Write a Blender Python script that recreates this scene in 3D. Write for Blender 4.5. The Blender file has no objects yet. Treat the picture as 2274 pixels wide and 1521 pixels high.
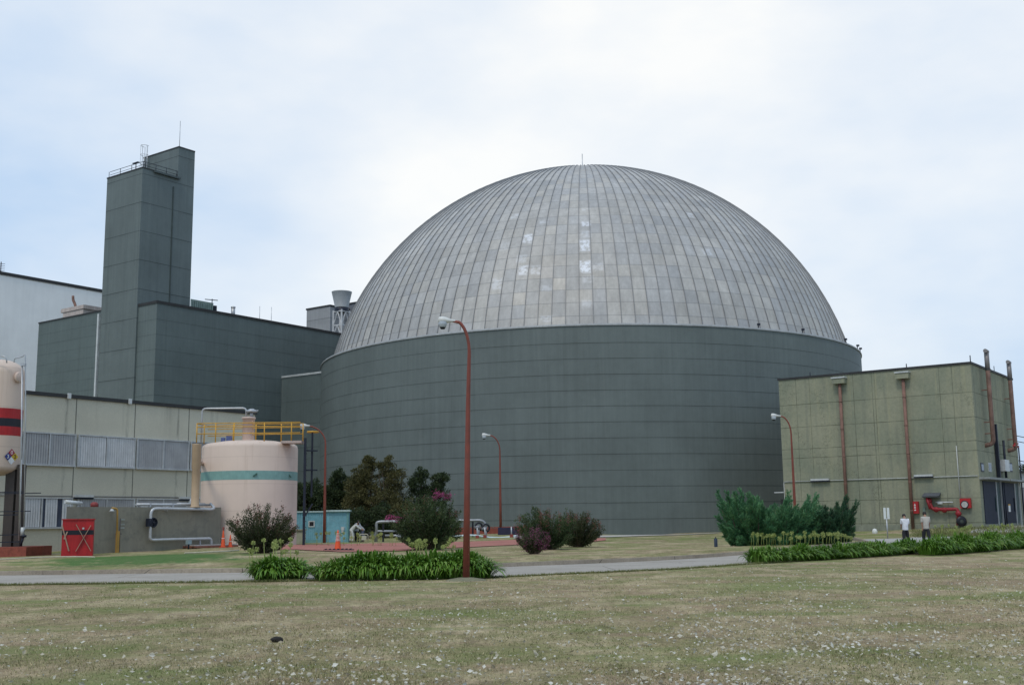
import bpy, bmesh, math, random
import numpy as np
from mathutils import Vector, Matrix
random.seed(7); RNG = np.random.RandomState(7)
scene = bpy.context.scene
COL = scene.collection
R = math.radians
# ---------------------------------------------------------------- camera
F, PIT, ROL = 2500.0, .157643, -.0125617            # focal length in photo pixels, pitch, roll
CP, SP, CR, SR = math.cos(PIT), math.sin(PIT), math.cos(ROL), math.sin(ROL)
EYE = 1.6
def ray(x, y):
    u = (x-1137)/F; v = -(y-760.5)/F
    u, v = CR*u-SR*v, SR*u+CR*v
    return (u, CP-SP*v, SP+CP*v)
def pt(x, y, Y):
    d = ray(x, y); return Vector((d[0]*Y/d[1], Y, EYE+d[2]*Y/d[1]))
def ptz(x, y, z):
    d = ray(x, y); t = (z-EYE)/d[2]; return Vector((d[0]*t, d[1]*t, z))
cam_d = bpy.data.cameras.new('camera'); cam = bpy.data.objects.new('camera', cam_d); COL.objects.link(cam)
cam_d.sensor_width = 36; cam_d.lens = F/2274*36; cam_d.clip_end = 9000; cam_d.clip_start = .1
cam.matrix_world = Matrix(((CR, -SR, 0, 0), (-SP*SR, -SP*CR, -CP, 0), (CP*SR, CP*CR, -SP, EYE), (0, 0, 0, 1)))
scene.camera = cam
# ---------------------------------------------------------------- terrain
CTRL = [(x, y, 0.) for x in range(-66, 67, 12) for y in range(0, 45, 8)]
for px, py, Y in [(20,1237,60),(147,1233,57),(300,1225,60),(490,1214,64.5),(720,1205,76),(715,1207,82),(1112,1185,91),
                  (1350,1190,101),(1589,1181,104),(1740,1181,96),(2180,1172,85),(1885,1179,92),(2267,1166,94),(2012,1213,61),(2112,1191,75),
                  (1890,1197,74),(2181,1173,84),(1740,1210,56),(1590,1214,60),(1185,1230,52),(950,1221,58),(580,1228,53),(840,1193,95),(620,1196,100),(1000,1188,98)]:
    p = pt(px, py, Y); CTRL.append((p.x, p.y, p.z))
for x in range(-120, 121, 30): CTRL.append((x, 135, .4)); CTRL.append((x, 170, .4))
for x in (-60, -45): CTRL += [(x, 60, .1), (x, 75, .2)]
for x in (40, 55): CTRL += [(x, 62, .1), (x, 80, .6)]
CA = np.array(CTRL)
def Tn(xs, ys):
    xs = np.asarray(xs, float); ys = np.asarray(ys, float)
    d2 = (xs[..., None]-CA[:, 0])**2+(ys[..., None]-CA[:, 1])**2+1.5
    w = d2**-2
    return (w*CA[:, 2]).sum(-1)/w.sum(-1)
def T(x, y): return float(Tn(x, y))
def ptT(px, py):
    d = ray(px, py); Y = 8.
    ys = np.arange(8, 200, .2); k = ys/d[1]
    zs = EYE+d[2]*k; ts = Tn(d[0]*k, ys)
    i = np.argmax(zs < ts)
    if not (zs < ts).any(): i = len(ys)-1
    return Vector((d[0]*k[i], ys[i], float(ts[i])))
# ---------------------------------------------------------------- materials
def new_mat(name):
    m = bpy.data.materials.new(name); m.use_nodes = True
    return m
class N:
    def __init__(s, m):
        s.m = m; s.t = m.node_tree; s.b = s.t.nodes['Principled BSDF']
    def n(s, typ, **k):
        nd = s.t.nodes.new(typ)
        for a, v in k.items():
            if a.startswith('i_'):
                key = a[2:]; key = int(key) if key.isdigit() else key.replace('_', ' ')
                s.put(nd.inputs[key], v)
            else: setattr(nd, a, v)
        return nd
    def put(s, inp, v):
        if hasattr(v, 'links') or hasattr(v, 'is_linked'): s.t.links.new(v, inp)
        elif isinstance(v, (tuple, list)):
            inp.default_value = tuple(v)+((1,) if len(v) == 3 and inp.type == 'RGBA' else ())
        else: inp.default_value = v
    def math(s, op, a, b=None, c=None, clamp=False):
        nd = s.n('ShaderNodeMath', operation=op); nd.use_clamp = clamp
        s.put(nd.inputs[0], a)
        if b is not None: s.put(nd.inputs[1], b)
        if c is not None: s.put(nd.inputs[2], c)
        return nd.outputs[0]
    def mix(s, f, a, b, mode='MIX'):
        nd = s.n('ShaderNodeMix', data_type='RGBA', blend_type=mode)
        s.put(nd.inputs[0], f); s.put(nd.inputs[6], a); s.put(nd.inputs[7], b); return nd.outputs[2]
    def pos(s): return s.n('ShaderNodeNewGeometry').outputs['Position']
    def obj(s): return s.n('ShaderNodeTexCoord').outputs['Object']
    def scale(s, v, sc, loc=(0, 0, 0), rot=(0, 0, 0)):
        nd = s.n('ShaderNodeMapping'); s.put(nd.inputs['Vector'], v)
        nd.inputs['Scale'].default_value = sc; nd.inputs['Location'].default_value = loc; nd.inputs['Rotation'].default_value = rot
        return nd.outputs[0]
    def noise(s, v, sc, det=4, rough=.6):
        nd = s.n('ShaderNodeTexNoise'); s.put(nd.inputs['Vector'], v)
        nd.inputs['Scale'].default_value = sc; nd.inputs['Detail'].default_value = det; nd.inputs['Roughness'].default_value = rough
        return nd.outputs[0]
    def ramp(s, f, lo, hi, a=0., b=1.):
        nd = s.n('ShaderNodeMapRange'); s.put(nd.inputs[0], f)
        nd.inputs[1].default_value = lo; nd.inputs[2].default_value = hi; nd.inputs[3].default_value = a; nd.inputs[4].default_value = b
        return nd.outputs[0]
    def mulc(s, c, f): # multiply colour by scalar socket
        cm = s.n('ShaderNodeCombineColor'); [s.put(cm.inputs[i], f) for i in range(3)]
        return s.mix(1., c, cm.outputs[0], 'MULTIPLY')
    def xyz(s, v):
        nd = s.n('ShaderNodeSeparateXYZ'); s.put(nd.inputs[0], v); return nd.outputs
    def bump(s, h, st=.3, d=.05):
        nd = s.n('ShaderNodeBump'); nd.inputs['Strength'].default_value = st; nd.inputs['Distance'].default_value = d
        s.put(nd.inputs['Height'], h); s.put(s.b.inputs['Normal'], nd.outputs[0])
    def out(s, col, rough=.8, metal=0., spec=.3):
        s.put(s.b.inputs['Base Color'], col); s.put(s.b.inputs['Roughness'], rough); s.put(s.b.inputs['Metallic'], metal)
        s.put(s.b.inputs['Specular IOR Level'], spec)
        return s.m
MATS = {}
def paint(name, col, rough=.55, metal=0., var=.18, sc=1.5, spec=.35, dirt=None):
    """painted or bare surface: two scales of mottling, faint vertical runs"""
    if name in MATS: return MATS[name]
    k = N(new_mat(name)); p = k.pos()
    a = k.noise(p, sc, 5, .65); b = k.noise(k.scale(p, (7, 7, .6)), sc, 4)
    f = k.math('ADD', k.ramp(a, .3, .7, 1-var, 1+var), k.ramp(b, .35, .7, var*.5, -var*.5))
    c = k.mulc(col, f)
    if dirt: c = k.mix(k.ramp(k.noise(p, sc*2.3, 6, .7), .52, .68, 0, .7), c, dirt)
    k.bump(k.noise(p, 14, 3), .08, .02)
    MATS[name] = k.out(c, rough, metal, spec); return MATS[name]
def foliage_mat(name, cols, trans=.25, rough=.55):
    if name in MATS: return MATS[name]
    k = N(new_mat(name)); g = k.n('ShaderNodeNewGeometry')
    r = g.outputs['Random Per Island']; p = g.outputs['Position']
    cr = k.n('ShaderNodeValToRGB'); cr.color_ramp.interpolation = 'LINEAR'
    e = cr.color_ramp.elements
    while len(e) < len(cols): e.new(.5)
    for i, c in enumerate(cols): e[i].position = i/(len(cols)-1); e[i].color = tuple(c)+(1,)
    f = k.math('ADD', k.math('MULTIPLY', r, .62), k.ramp(k.noise(p, 1.3, 3), .32, .68, 0, .38))
    k.put(cr.inputs[0], f)
    c = cr.outputs[0]
    k.out(c, rough, 0, .25)
    tr = k.n('ShaderNodeBsdfTranslucent'); k.put(tr.inputs[0], c)
    mx = k.n('ShaderNodeMixShader'); mx.inputs[0].default_value = trans
    k.t.links.new(k.b.outputs[0], mx.inputs[1]); k.t.links.new(tr.outputs[0], mx.inputs[2])
    k.t.links.new(mx.outputs[0], k.t.nodes['Material Output'].inputs[0])
    MATS[name] = k.m; return k.m
AZ = R(36.); DA = Vector((math.sin(AZ), math.cos(AZ), 0)); DB = Vector((-math.cos(AZ), math.sin(AZ), 0))
def cladding(name, col, z0, sp, lw=.055, vs=0, cx=0, cy=0, vr=0, extra=None, rough=.62, depth=.5, first=None):
    """panelled wall: horizontal joints every sp metres below z0; optional vertical joints"""
    k = N(new_mat(name)); p = k.pos(); X, Y, Z = k.xyz(p)
    fr = k.math('FRACT', k.math('DIVIDE', k.math('SUBTRACT', Z, z0-60*sp), sp))
    line = k.math('LESS_THAN', k.math('MINIMUM', fr, k.math('SUBTRACT', 1., fr)), lw/sp/2)
    if first is not None: line = k.math('MULTIPLY', line, k.math('LESS_THAN', Z, first))
    jit = k.noise(k.scale(p, (.25, .25, .6)), 1, 3)
    c = k.mulc(col, k.ramp(k.noise(p, .22, 5, .6), .3, .7, .9, 1.1))
    c = k.mulc(c, k.ramp(k.noise(k.scale(p, (3.0, 3.0, .12)), 1, 5, .7), .3, .7, 1.07, .92))
    dr_ = k.noise(k.scale(p, (1.6, 1.6, .035), (9, 2, 0)), 1, 5, .75); c = k.mix(k.math('MULTIPLY', k.ramp(dr_, .57, .7, 0, .3), k.ramp(k.noise(p, .12, 2), .4, .6)), c, (.19, .205, .19)); c = k.mix(k.ramp(dr_, .44, .33, 0, .22), c, (.07, .085, .08))
    c = k.mulc(c, k.ramp(k.noise(p, 1.7, 6, .8), .3, .7, .95, 1.05))
    rowid = k.math('FLOOR', k.math('DIVIDE', k.math('SUBTRACT', Z, z0-60*sp), sp))
    if vs:   # vertical joints by angle (drum) -> panel tint per panel
        ang = k.math('MULTIPLY', k.math('ARCTAN2', k.math('SUBTRACT', Y, cy), k.math('SUBTRACT', X, cx)), 1/vs)
    else:
        ang = k.math('DIVIDE', k.math('ADD', k.math('MULTIPLY', X, DA.x+DB.x*.5), k.math('MULTIPLY', Y, DA.y+DB.y*.5)), 2.9)
    fv = k.math('FRACT', ang); aid = k.math('FLOOR', ang)
    wn = k.n('ShaderNodeTexWhiteNoise'); cb = k.n('ShaderNodeCombineXYZ')
    k.put(cb.inputs[0], rowid); k.put(cb.inputs[1], aid); k.put(wn.inputs['Vector'], cb.outputs[0])
    c = k.mulc(c, k.ramp(wn.outputs['Value'], 0, 1, .985, 1.015))
    vl = k.math('LESS_THAN', k.math('MINIMUM', fv, k.math('SUBTRACT', 1., fv)), .008)
    if not vs: c = k.mix(k.math('MULTIPLY', vl, k.ramp(k.noise(k.scale(p, (.12, .12, .25)), 1, 3), .46, .6, 0, .14)), c, (.02, .025, .022))
    # grime bleeding just under each joint
    c = k.mix(k.math('MULTIPLY', k.ramp(fr, .8, 1, 0, .18), k.ramp(jit, .4, .6)), c, (.05, .06, .055))
    c = k.mix(k.math('MULTIPLY', line, k.ramp(jit, .3, .6, depth*.75, depth*1.2)), c, (.012, .016, .015))
    k.bump(k.math('SUBTRACT', k.noise(p, 9, 3), k.math('MULTIPLY', line, 2.)), .25, .03)
    return k.out(c, rough, 0, .3)
# ---------------------------------------------------------------- mesh builder
ORG = {}
class MB:
    def __init__(s): s.v = []; s.f = []; s.mi = []; s.sm = []; s.cur = 0
    def face(s, idx, sm=False): s.f.append(tuple(idx)); s.mi.append(s.cur); s.sm.append(sm)
    def poly(s, pts, sm=False):
        b = len(s.v); s.v += [tuple(p) for p in pts]; s.face(range(b, b+len(pts)), sm); return s
    def prism(s, foot, z0, z1):
        n = len(foot); b = len(s.v)
        s.v += [(p[0], p[1], z0) for p in foot]+[(p[0], p[1], z1) for p in foot]
        ar = sum(foot[i][0]*foot[(i+1) % n][1]-foot[(i+1) % n][0]*foot[i][1] for i in range(n))
        o = list(range(n)) if ar > 0 else list(range(n))[::-1]
        for i in range(n):
            a, c = o[i], o[(i+1) % n]; s.face((b+a, b+c, b+n+c, b+n+a))
        s.face([b+n+i for i in o]); s.face([b+i for i in o[::-1]]); return s
    def box(s, c, size, ax=(1, 0, 0), ay=(0, 1, 0), az=(0, 0, 1)):
        c = Vector(c); ax = Vector(ax)*size[0]/2; ay = Vector(ay)*size[1]/2; az = Vector(az)*size[2]/2; b = len(s.v)
        for i in (-1, 1):
            for j in (-1, 1):
                for k in (-1, 1): s.v.append(tuple(c+ax*i+ay*j+az*k))
        for f in ((0, 1, 3, 2), (4, 6, 7, 5), (0, 4, 5, 1), (2, 3, 7, 6), (0, 2, 6, 4), (1, 5, 7, 3)): s.face([b+q for q in f])
        return s
    def bar(s, a, b, w, h=None):
        a = Vector(a); b = Vector(b); d = b-a; L = d.length; d.normalize()
        up = Vector((0, 0, 1)) if abs(d.z) < .9 else Vector((0, 1, 0))
        x = d.cross(up).normalized(); y = x.cross(d)
        return s.box((a+b)/2, (L, w, h or w), d, x, y)
    def tube(s, pts, r, n=8, caps=True):
        pts = [Vector(p) for p in pts]; m = len(pts); rr = r if isinstance(r, (list, tuple)) else [r]*m
        b = len(s.v); nx = None
        for i, p in enumerate(pts):
            t = (pts[min(i+1, m-1)]-pts[max(i-1, 0)]).normalized()
            if nx is None:
                nx = t.cross(Vector((0, 0, 1)) if abs(t.z) < .9 else Vector((0, 1, 0))).normalized()
            nx = (nx-t*nx.dot(t)).normalized(); ny = t.cross(nx)
            for j in range(n):
                a = 2*math.pi*j/n; s.v.append(tuple(p+(nx*math.cos(a)+ny*math.sin(a))*rr[i]))
        for i in range(m-1):
            for j in range(n):
                q = b+i*n; s.face((q+j, q+(j+1) % n, q+n+(j+1) % n, q+n+j), True)
        if caps: s.face([b+j for j in range(n)][::-1]); s.face([b+(m-1)*n+j for j in range(n)])
        return s
    def lathe(s, c, prof, n=24, ax=(0, 0, 1), sm=True, a0=0):
        c = Vector(c); ax = Vector(ax).normalized(); u = ax.orthogonal().normalized(); w = ax.cross(u); b = len(s.v); m = len(prof)
        for r, z in prof:
            for j in range(n):
                a = 2*math.pi*j/n+a0; s.v.append(tuple(c+ax*z+(u*math.cos(a)+w*math.sin(a))*max(r, 1e-4)))
        for i in range(m-1):
            for j in range(n):
                q = b+i*n; s.face((q+j, q+(j+1) % n, q+n+(j+1) % n, q+n+j), sm)
        return s
    def add(s, verts, faces, sm=False):
        b = len(s.v); s.v += [tuple(v) for v in verts]
        for f in faces: s.face([b+i for i in f], sm)
        return s
    def build(s, name, mat, parent=None, org=None):
        if org is None: org = ORG.get(parent.name, (0, 0, 0)) if parent else (0, 0, 0)
        me = bpy.data.meshes.new(name)
        V = np.array(s.v, dtype=np.float64)-np.array(org)[None]
        me.from_pydata(V.tolist(), [], s.f)
        for m in (mat if isinstance(mat, (list, tuple)) else [mat]): me.materials.append(m)
        me.polygons.foreach_set('material_index', s.mi); me.polygons.foreach_set('use_smooth', s.sm)
        me.update()
        o = bpy.data.objects.new(name, me); COL.objects.link(o)
        if parent: o.parent = parent; ORG[o.name] = org
        else: o.location = org; ORG[o.name] = org
        return o
def tag(o, label, cat, group=None):
    o['label'] = label; o['category'] = cat
    if group: o['group'] = group
    return o
def thing(name, label, cat, loc=(0, 0, 0), group=None):
    o = bpy.data.objects.new(name, None); COL.objects.link(o); o.location = loc; o.empty_display_size = .2
    ORG[o.name] = tuple(loc); return tag(o, label, cat, group)
def setting(name, mb, mat, kind='structure'):
    o = mb.build(name, mat); o['kind'] = kind; return o
def copy_thing(o, loc, label, parent=None):
    c = o.copy(); COL.objects.link(c)
    if parent is None: c.location = loc; c['label'] = label
    else: c.parent = parent
    for ch in [q for q in bpy.data.objects if q.parent is o]: copy_thing(ch, None, None, c)
    return c
class Wall:
    """vertical plane through xy point c running along d; n faces the camera"""
    def __init__(s, c, d):
        s.c = Vector((c[0], c[1], 0)); s.d = Vector(d).normalized(); n = Vector((s.d.y, -s.d.x, 0))
        s.n = n if n.dot(s.c) < 0 else -n
    def hit(s, px, py):
        r = Vector(ray(px, py)); o = Vector((0, 0, EYE))
        t = (s.c-o).dot(s.n)/r.dot(s.n); return o+r*t
    def uz(s, px, py):
        p = s.hit(px, py); return (p-s.c).dot(s.d), p.z
    def at(s, u, z, off=0): q = s.c+s.d*u+s.n*off; return Vector((q.x, q.y, z))
    def slab(s, mb, u0, u1, z0, z1, d0, d1):
        c = s.at((u0+u1)/2, (z0+z1)/2, (d0+d1)/2)
        mb.box(c, (abs(u1-u0), abs(d1-d0), abs(z1-z0)), s.d, s.n, (0, 0, 1)); return mb
    def slabpx(s, mb, x0, y0, x1, y1, d0, d1):
        u0, z0 = s.uz(x0, y0); u1, z1 = s.uz(x1, y1); return s.slab(mb, u0, u1, z0, z1, d0, d1)
    def pipe(s, mb, pxs, r, off, n=8):
        return mb.tube([s.at(*s.uz(x, y), off) for x, y in pxs], r, n)
def bend(pts, r=.15, n=4):
    """round the corners of a polyline"""
    pts = [Vector(p) for p in pts]; out = [pts[0]]
    for a, b, c in zip(pts, pts[1:], pts[2:]):
        u = (a-b); v = (c-b); k = min(r, u.length*.45, v.length*.45); p = b+u.normalized()*k; q = b+v.normalized()*k
        for i in range(n+1):
            t = i/n; out.append(p*(1-t)**2+b*2*t*(1-t)+q*t*t)
    return out+[pts[-1]]
# common paints
white_metal = paint('white_metal_paint', (.50, .51, .50), .45, .2)
galv = paint('galvanised_pipe', (.42, .43, .44), .42, .5, var=.2)
alu = paint('white_insulated_pipe', (.44, .45, .46), .4, .3, var=.12)
dark_steel = paint('dark_steel', (.018, .022, .035), .5, .3)
black_edge = paint('dark_roof_flashing', (.03, .03, .03), .6)
rust = paint('rust_brown_paint', (.19, .105, .08), .75, var=.3, dirt=(.15, .09, .065))
lamp_red = paint('rust_red_lamp_paint', (.19, .05, .033), .55, var=.2, dirt=(.14, .05, .035))
red_paint = paint('bright_red_paint', (.36, .016, .018), .45, var=.2)
black_paint = paint('black_paint', (.012, .012, .018), .4)
yellow_paint = paint('yellow_rail_paint', (.55, .30, .04), .5, var=.2)
dark_green_leaf = None
# ================================================================ SETTING
def lawn_mat():
    k = N(new_mat('dry_lawn')); p = k.pos(); pf = k.scale(p, (1, .55, 1))
    big = k.noise(pf, .16, 5, .62); mid = k.noise(k.scale(p, (.9, .6, 1)), 1.1, 6, .7); fine = k.noise(p, 26, 5, .75); huge = k.noise(p, .05, 3)
    dry = (.43, .35, .215); green = (.185, .20, .07); brown = (.33, .245, .155)
    f = k.ramp(k.math('ADD', k.math('MULTIPLY', big, .5), k.math('MULTIPLY', mid, .5)), .42, .60)
    c = k.mix(f, brown, green)
    c = k.mix(k.ramp(k.noise(pf, .7, 6, .7), .45, .62), c, dry)
    c = k.mulc(c, k.ramp(fine, .3, .7, .55, 1.4)); c = k.mulc(c, k.ramp(k.noise(pf, 5.5, 6, .8), .36, .64, .72, 1.26)); c = k.mix(k.ramp(k.noise(pf, 2.1, 6, .75), .53, .66, 0, .6), c, (.10, .085, .05))
    band = k.noise(k.scale(p, (.45, 1.0, 1), (3, 7, 0)), .42, 5, .6); c = k.mix(k.ramp(band, .50, .62, 0, .8), c, k.mulc((.175, .205, .07), k.ramp(fine, .3, .7, .7, 1.3))); c = k.mix(k.ramp(band, .36, .44, .6, 0), c, k.mulc((.30, .215, .145), k.ramp(fine, .3, .7, .65, 1.3)))
    c = k.mulc(c, k.ramp(huge, .35, .65, .9, 1.08))
    # watered patch by the concrete pit
    X, Y, Z = k.xyz(p); q = pt(330, 1246, 50)
    dx = k.math('MULTIPLY', k.math('SUBTRACT', X, q.x), 1/4.6); dy = k.math('MULTIPLY', k.math('SUBTRACT', Y, q.y), 1/5.)
    rr = k.math('ADD', k.math('SQRT', k.math('ADD', k.math('MULTIPLY', dx, dx), k.math('MULTIPLY', dy, dy))), k.ramp(mid, .3, .7, -.5, .5))
    c = k.mix(k.ramp(rr, .7, 1.15, .85, 0), c, k.mulc((.05, .13, .03), k.ramp(fine, .3, .7, .7, 1.4)))
    q2 = pt(1500, 1210, 68)                                              # greener strip below the round wall
    g2 = k.math('MULTIPLY', k.ramp(k.math('ABSOLUTE', k.math('SUBTRACT', Y, 82.)), 5, 16, .55, 0), k.ramp(mid, .4, .6))
    c = k.mix(g2, c, (.13, .17, .045))
    k.bump(k.math('ADD', fine, k.math('MULTIPLY', mid, .8)), .6, .05)
    return k.out(c, .95, 0, .1)
ys = list(np.concatenate([np.arange(-30, 5, 5), np.arange(5, 112, .9), np.arange(112, 200, 8), [230, 300, 450, 700, 1200, 2200, 4500, 8000]]))
xs = list(np.concatenate([[-8000, -3000, -1200, -500, -250, -150, -110], np.arange(-90, -36, 6), np.arange(-36, 50, 1.4), np.arange(50, 91, 6), [110, 150, 250, 500, 1200, 3000, 8000]]))
GX, GY = np.meshgrid(xs, ys); GZ = Tn(GX, GY)
dn = np.sin(GX*1.7+GY*.6)*np.sin(GY*1.1-GX*.5)*.012
GZ = GZ+np.where(GY < 30, dn, 0)
g = MB(); g.v = np.stack([GX.ravel(), GY.ravel(), GZ.ravel()], 1).tolist(); nx = len(xs)
for j in range(len(ys)-1):
    for i in range(nx-1): g.face((j*nx+i, j*nx+i+1, (j+1)*nx+i+1, (j+1)*nx+i), True)
setting('ground', g, lawn_mat())
def resample(pts, n):
    pts = [Vector((p[0], p[1], 0)) for p in pts]; L = [0]
    for a, b in zip(pts, pts[1:]): L.append(L[-1]+(b-a).length)
    out = []
    for i in range(n):
        s = L[-1]*i/(n-1); j = 0
        while j < len(L)-2 and L[j+1] < s: j += 1
        t = (s-L[j])/max(L[j+1]-L[j], 1e-6); out.append(pts[j].lerp(pts[j+1], t))
    return out
def ribbon(a, b, na, nb, dz, wob=0):
    A_, B_ = resample(a, na), resample(b, na); mb = MB()
    for i in range(na):
        for j in range(nb+1):
            p = A_[i].lerp(B_[i], j/nb)
            if wob and j in (0, nb): p.y += random.uniform(-wob, wob)
            mb.v.append((p.x, p.y, T(p.x, p.y)+dz))
    for i in range(na-1):
        for j in range(nb):
            q = i*(nb+1)+j; mb.face((q, q+nb+1, q+nb+2, q+1), True)
    return mb
def conc_mat(name, col, var=.1, crack=True):
    k = N(new_mat(name)); p = k.pos()
    c = k.mulc(col, k.ramp(k.noise(p, .5, 6, .65), .3, .7, 1-var, 1+var)); c = k.mulc(c, k.ramp(k.noise(p, 14, 5, .75), .3, .7, .82, 1.18))
    c = k.mix(k.ramp(k.noise(k.scale(p, (.3, 2.2, 1)), .8, 5), .55, .7, 0, .5), c, (.2, .165, .12))
    if crack:
        v = k.n('ShaderNodeTexVoronoi', feature='DISTANCE_TO_EDGE'); k.put(v.inputs['Vector'], k.scale(p, (.12, .2, .2))); v.inputs['Scale'].default_value = 1
        c = k.mix(k.math('MULTIPLY', k.math('LESS_THAN', v.outputs['Distance'], .0018), .7), c, (.05, .045, .035))
    k.bump(k.noise(p, 20, 4), .2, .02); return k.out(c, .9, 0, .15)
near = [ptz(x, y, 0) for x, y in [(-500, 1308), (-200, 1304), (0, 1300), (600, 1291.5), (1090, 1283), (1504, 1264), (1662, 1253), (2050, 1231), (2274, 1220)]]+[Vector((34, 62, 0)), Vector((52, 84, 0))]
far = [ptz(x, y, 0) for x, y in [(-500, 1288), (-200, 1283), (0, 1279), (540, 1273), (1090, 1262), (1300, 1253.5), (1662, 1238), (1850, 1229.5)]]
far += [ptz(1915, 1223, 0), Vector((19.2, 58, 0)), Vector((20.2, 64, 0)), pt(1892, 1197, 71), pt(2112, 1191, 75), pt(2181, 1173, 82), Vector((40, 90.5, 0)), Vector((52, 96, 0))]
def dens(a): return [v for v in a]
setting('road', ribbon(near[:8], far[:9], 110, 6, .03, .06), conc_mat('road_concrete', (.34, .31, .27)))
r2 = ribbon([near[7]+(near[6]-near[7])*.12]+near[7:], far[8:], 60, 14, .036)
setting('driveway', r2, conc_mat('driveway_concrete', (.36, .345, .32)))
kb = MB(); kl = resample(far[:12], 190); km = conc_mat('kerb_concrete', (.33, .28, .22), .25)
acc = 0
for a, b in zip(kl, kl[1:]):
    a2 = a.lerp(b, .012 if acc % 2 else 0); z = T(a.x, a.y); d = (b-a2).normalized()
    if (b-a).length > 1e-4: kb.box(((a2.x+b.x)/2, (a2.y+b.y)/2+.09, z+.075+random.uniform(-.006, .006)), ((b-a2).length-(.012 if acc % 2 else -.002), .17, .19), d, (-d.y, d.x, 0))
    acc += 1
setting('kerb', kb, km)
# red paved walk round the yard
red_pave = conc_mat('red_paving', (.36, .155, .125), .12, False)
ra = [ptT(x, y) for x, y in [(600, 1222), (660, 1221), (760, 1226), (900, 1223), (1010, 1217), (1150, 1210), (1300, 1205), (1345, 1200)]]
rb = [ptT(x, y) for x, y in [(600, 1211), (660, 1210), (830, 1207), (1000, 1204), (1140, 1199), (1345, 1195)]]
setting('red_path', ribbon(ra, rb, 50, 5, .035, .05), red_pave)
wa = [ptT(x, y) for x, y in [(1140, 1196.5), (1350, 1193.5), (1500, 1188.5), (1600, 1184)]]; wb = [Vector((p.x+.1, p.y+3.2, 0)) for p in wa]
setting('apron', ribbon(wa, wb, 30, 2, .04), conc_mat('pale_apron', (.4, .37, .33), .1, False))
# ---------------- sky and light
w = bpy.data.worlds.new('World'); scene.world = w; w.use_nodes = True; nt = w.node_tree; nt.nodes.clear()
class W_(N):
    def __init__(s): s.t = nt
k = W_()
SUN_EL, SUN_ROT = R(56), R(205)
sky = k.n('ShaderNodeTexSky', sky_type='NISHITA'); sky.sun_disc = False; sky.sun_elevation = SUN_EL; sky.sun_rotation = SUN_ROT; sky.air_density = 1.3; sky.dust_density = 3
bg1 = k.n('ShaderNodeBackground'); bg1.inputs[1].default_value = .13; k.put(bg1.inputs[0], sky.outputs[0])
dvec = k.n('ShaderNodeTexCoord').outputs['Generated']
X, Y, Z = k.xyz(dvec)
v = k.scale(dvec, (1.0, 1.0, 2.), (.35, .2, .1)); warp = k.noise(v, 1.6, 3)
n1 = k.noise(k.scale(dvec, (1.2, 1.2, 2.2), (1.3, .4, .0)), 2.0, 5, .5); n2 = k.noise(k.scale(dvec, (1, 1, 2.6), (.1, 4, .7)), 5.5, 6, .6)
azn = k.math('ARCTAN2', X, Y); el = k.math('ARCSINE', Z)
# broad white veil centred above the dome, bluer to the left and low on the right
ddx = k.math('MULTIPLY', k.math('SUBTRACT', azn, .06), 2.3); ddy = k.math('MULTIPLY', k.math('SUBTRACT', el, .42), 2.6)
core = k.math('SUBTRACT', 1., k.math('SQRT', k.math('ADD', k.math('MULTIPLY', ddx, ddx), k.math('MULTIPLY', ddy, ddy))))
cf = k.math('ADD', k.math('MULTIPLY', core, .85), k.math('ADD', k.ramp(n1, .3, .7, -.12, .72), k.ramp(n2, .35, .65, -.06, .07)))
cf = k.math('ADD', cf, 0., clamp=True)
cl = k.mix(cf, (.50, .655, .865), (.975, .975, .955))
bg2 = k.n('ShaderNodeBackground'); bg2.inputs[1].default_value = 1.0; k.put(bg2.inputs[0], cl)
ms = k.n('ShaderNodeMixShader'); ms.inputs[0].default_value = .88
nt.links.new(bg1.outputs[0], ms.inputs[1]); nt.links.new(bg2.outputs[0], ms.inputs[2])
wo = k.n('ShaderNodeOutputWorld'); nt.links.new(ms.outputs[0], wo.inputs[0])
sl = bpy.data.lights.new('sun', 'SUN'); sl.energy = 1.15; sl.angle = R(12); sl.color = (1, .94, .83)
so = bpy.data.objects.new('sun', sl); COL.objects.link(so)
sd = Vector((math.sin(SUN_ROT)*math.cos(SUN_EL), math.cos(SUN_ROT)*math.cos(SUN_EL), math.sin(SUN_EL)))
so.rotation_euler = (-sd).to_track_quat('-Z', 'Y').to_euler()
scene.view_settings.view_transform = 'Standard'; scene.view_settings.look = 'None'; scene.view_settings.exposure = .13; scene.view_settings.gamma = 1
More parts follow.
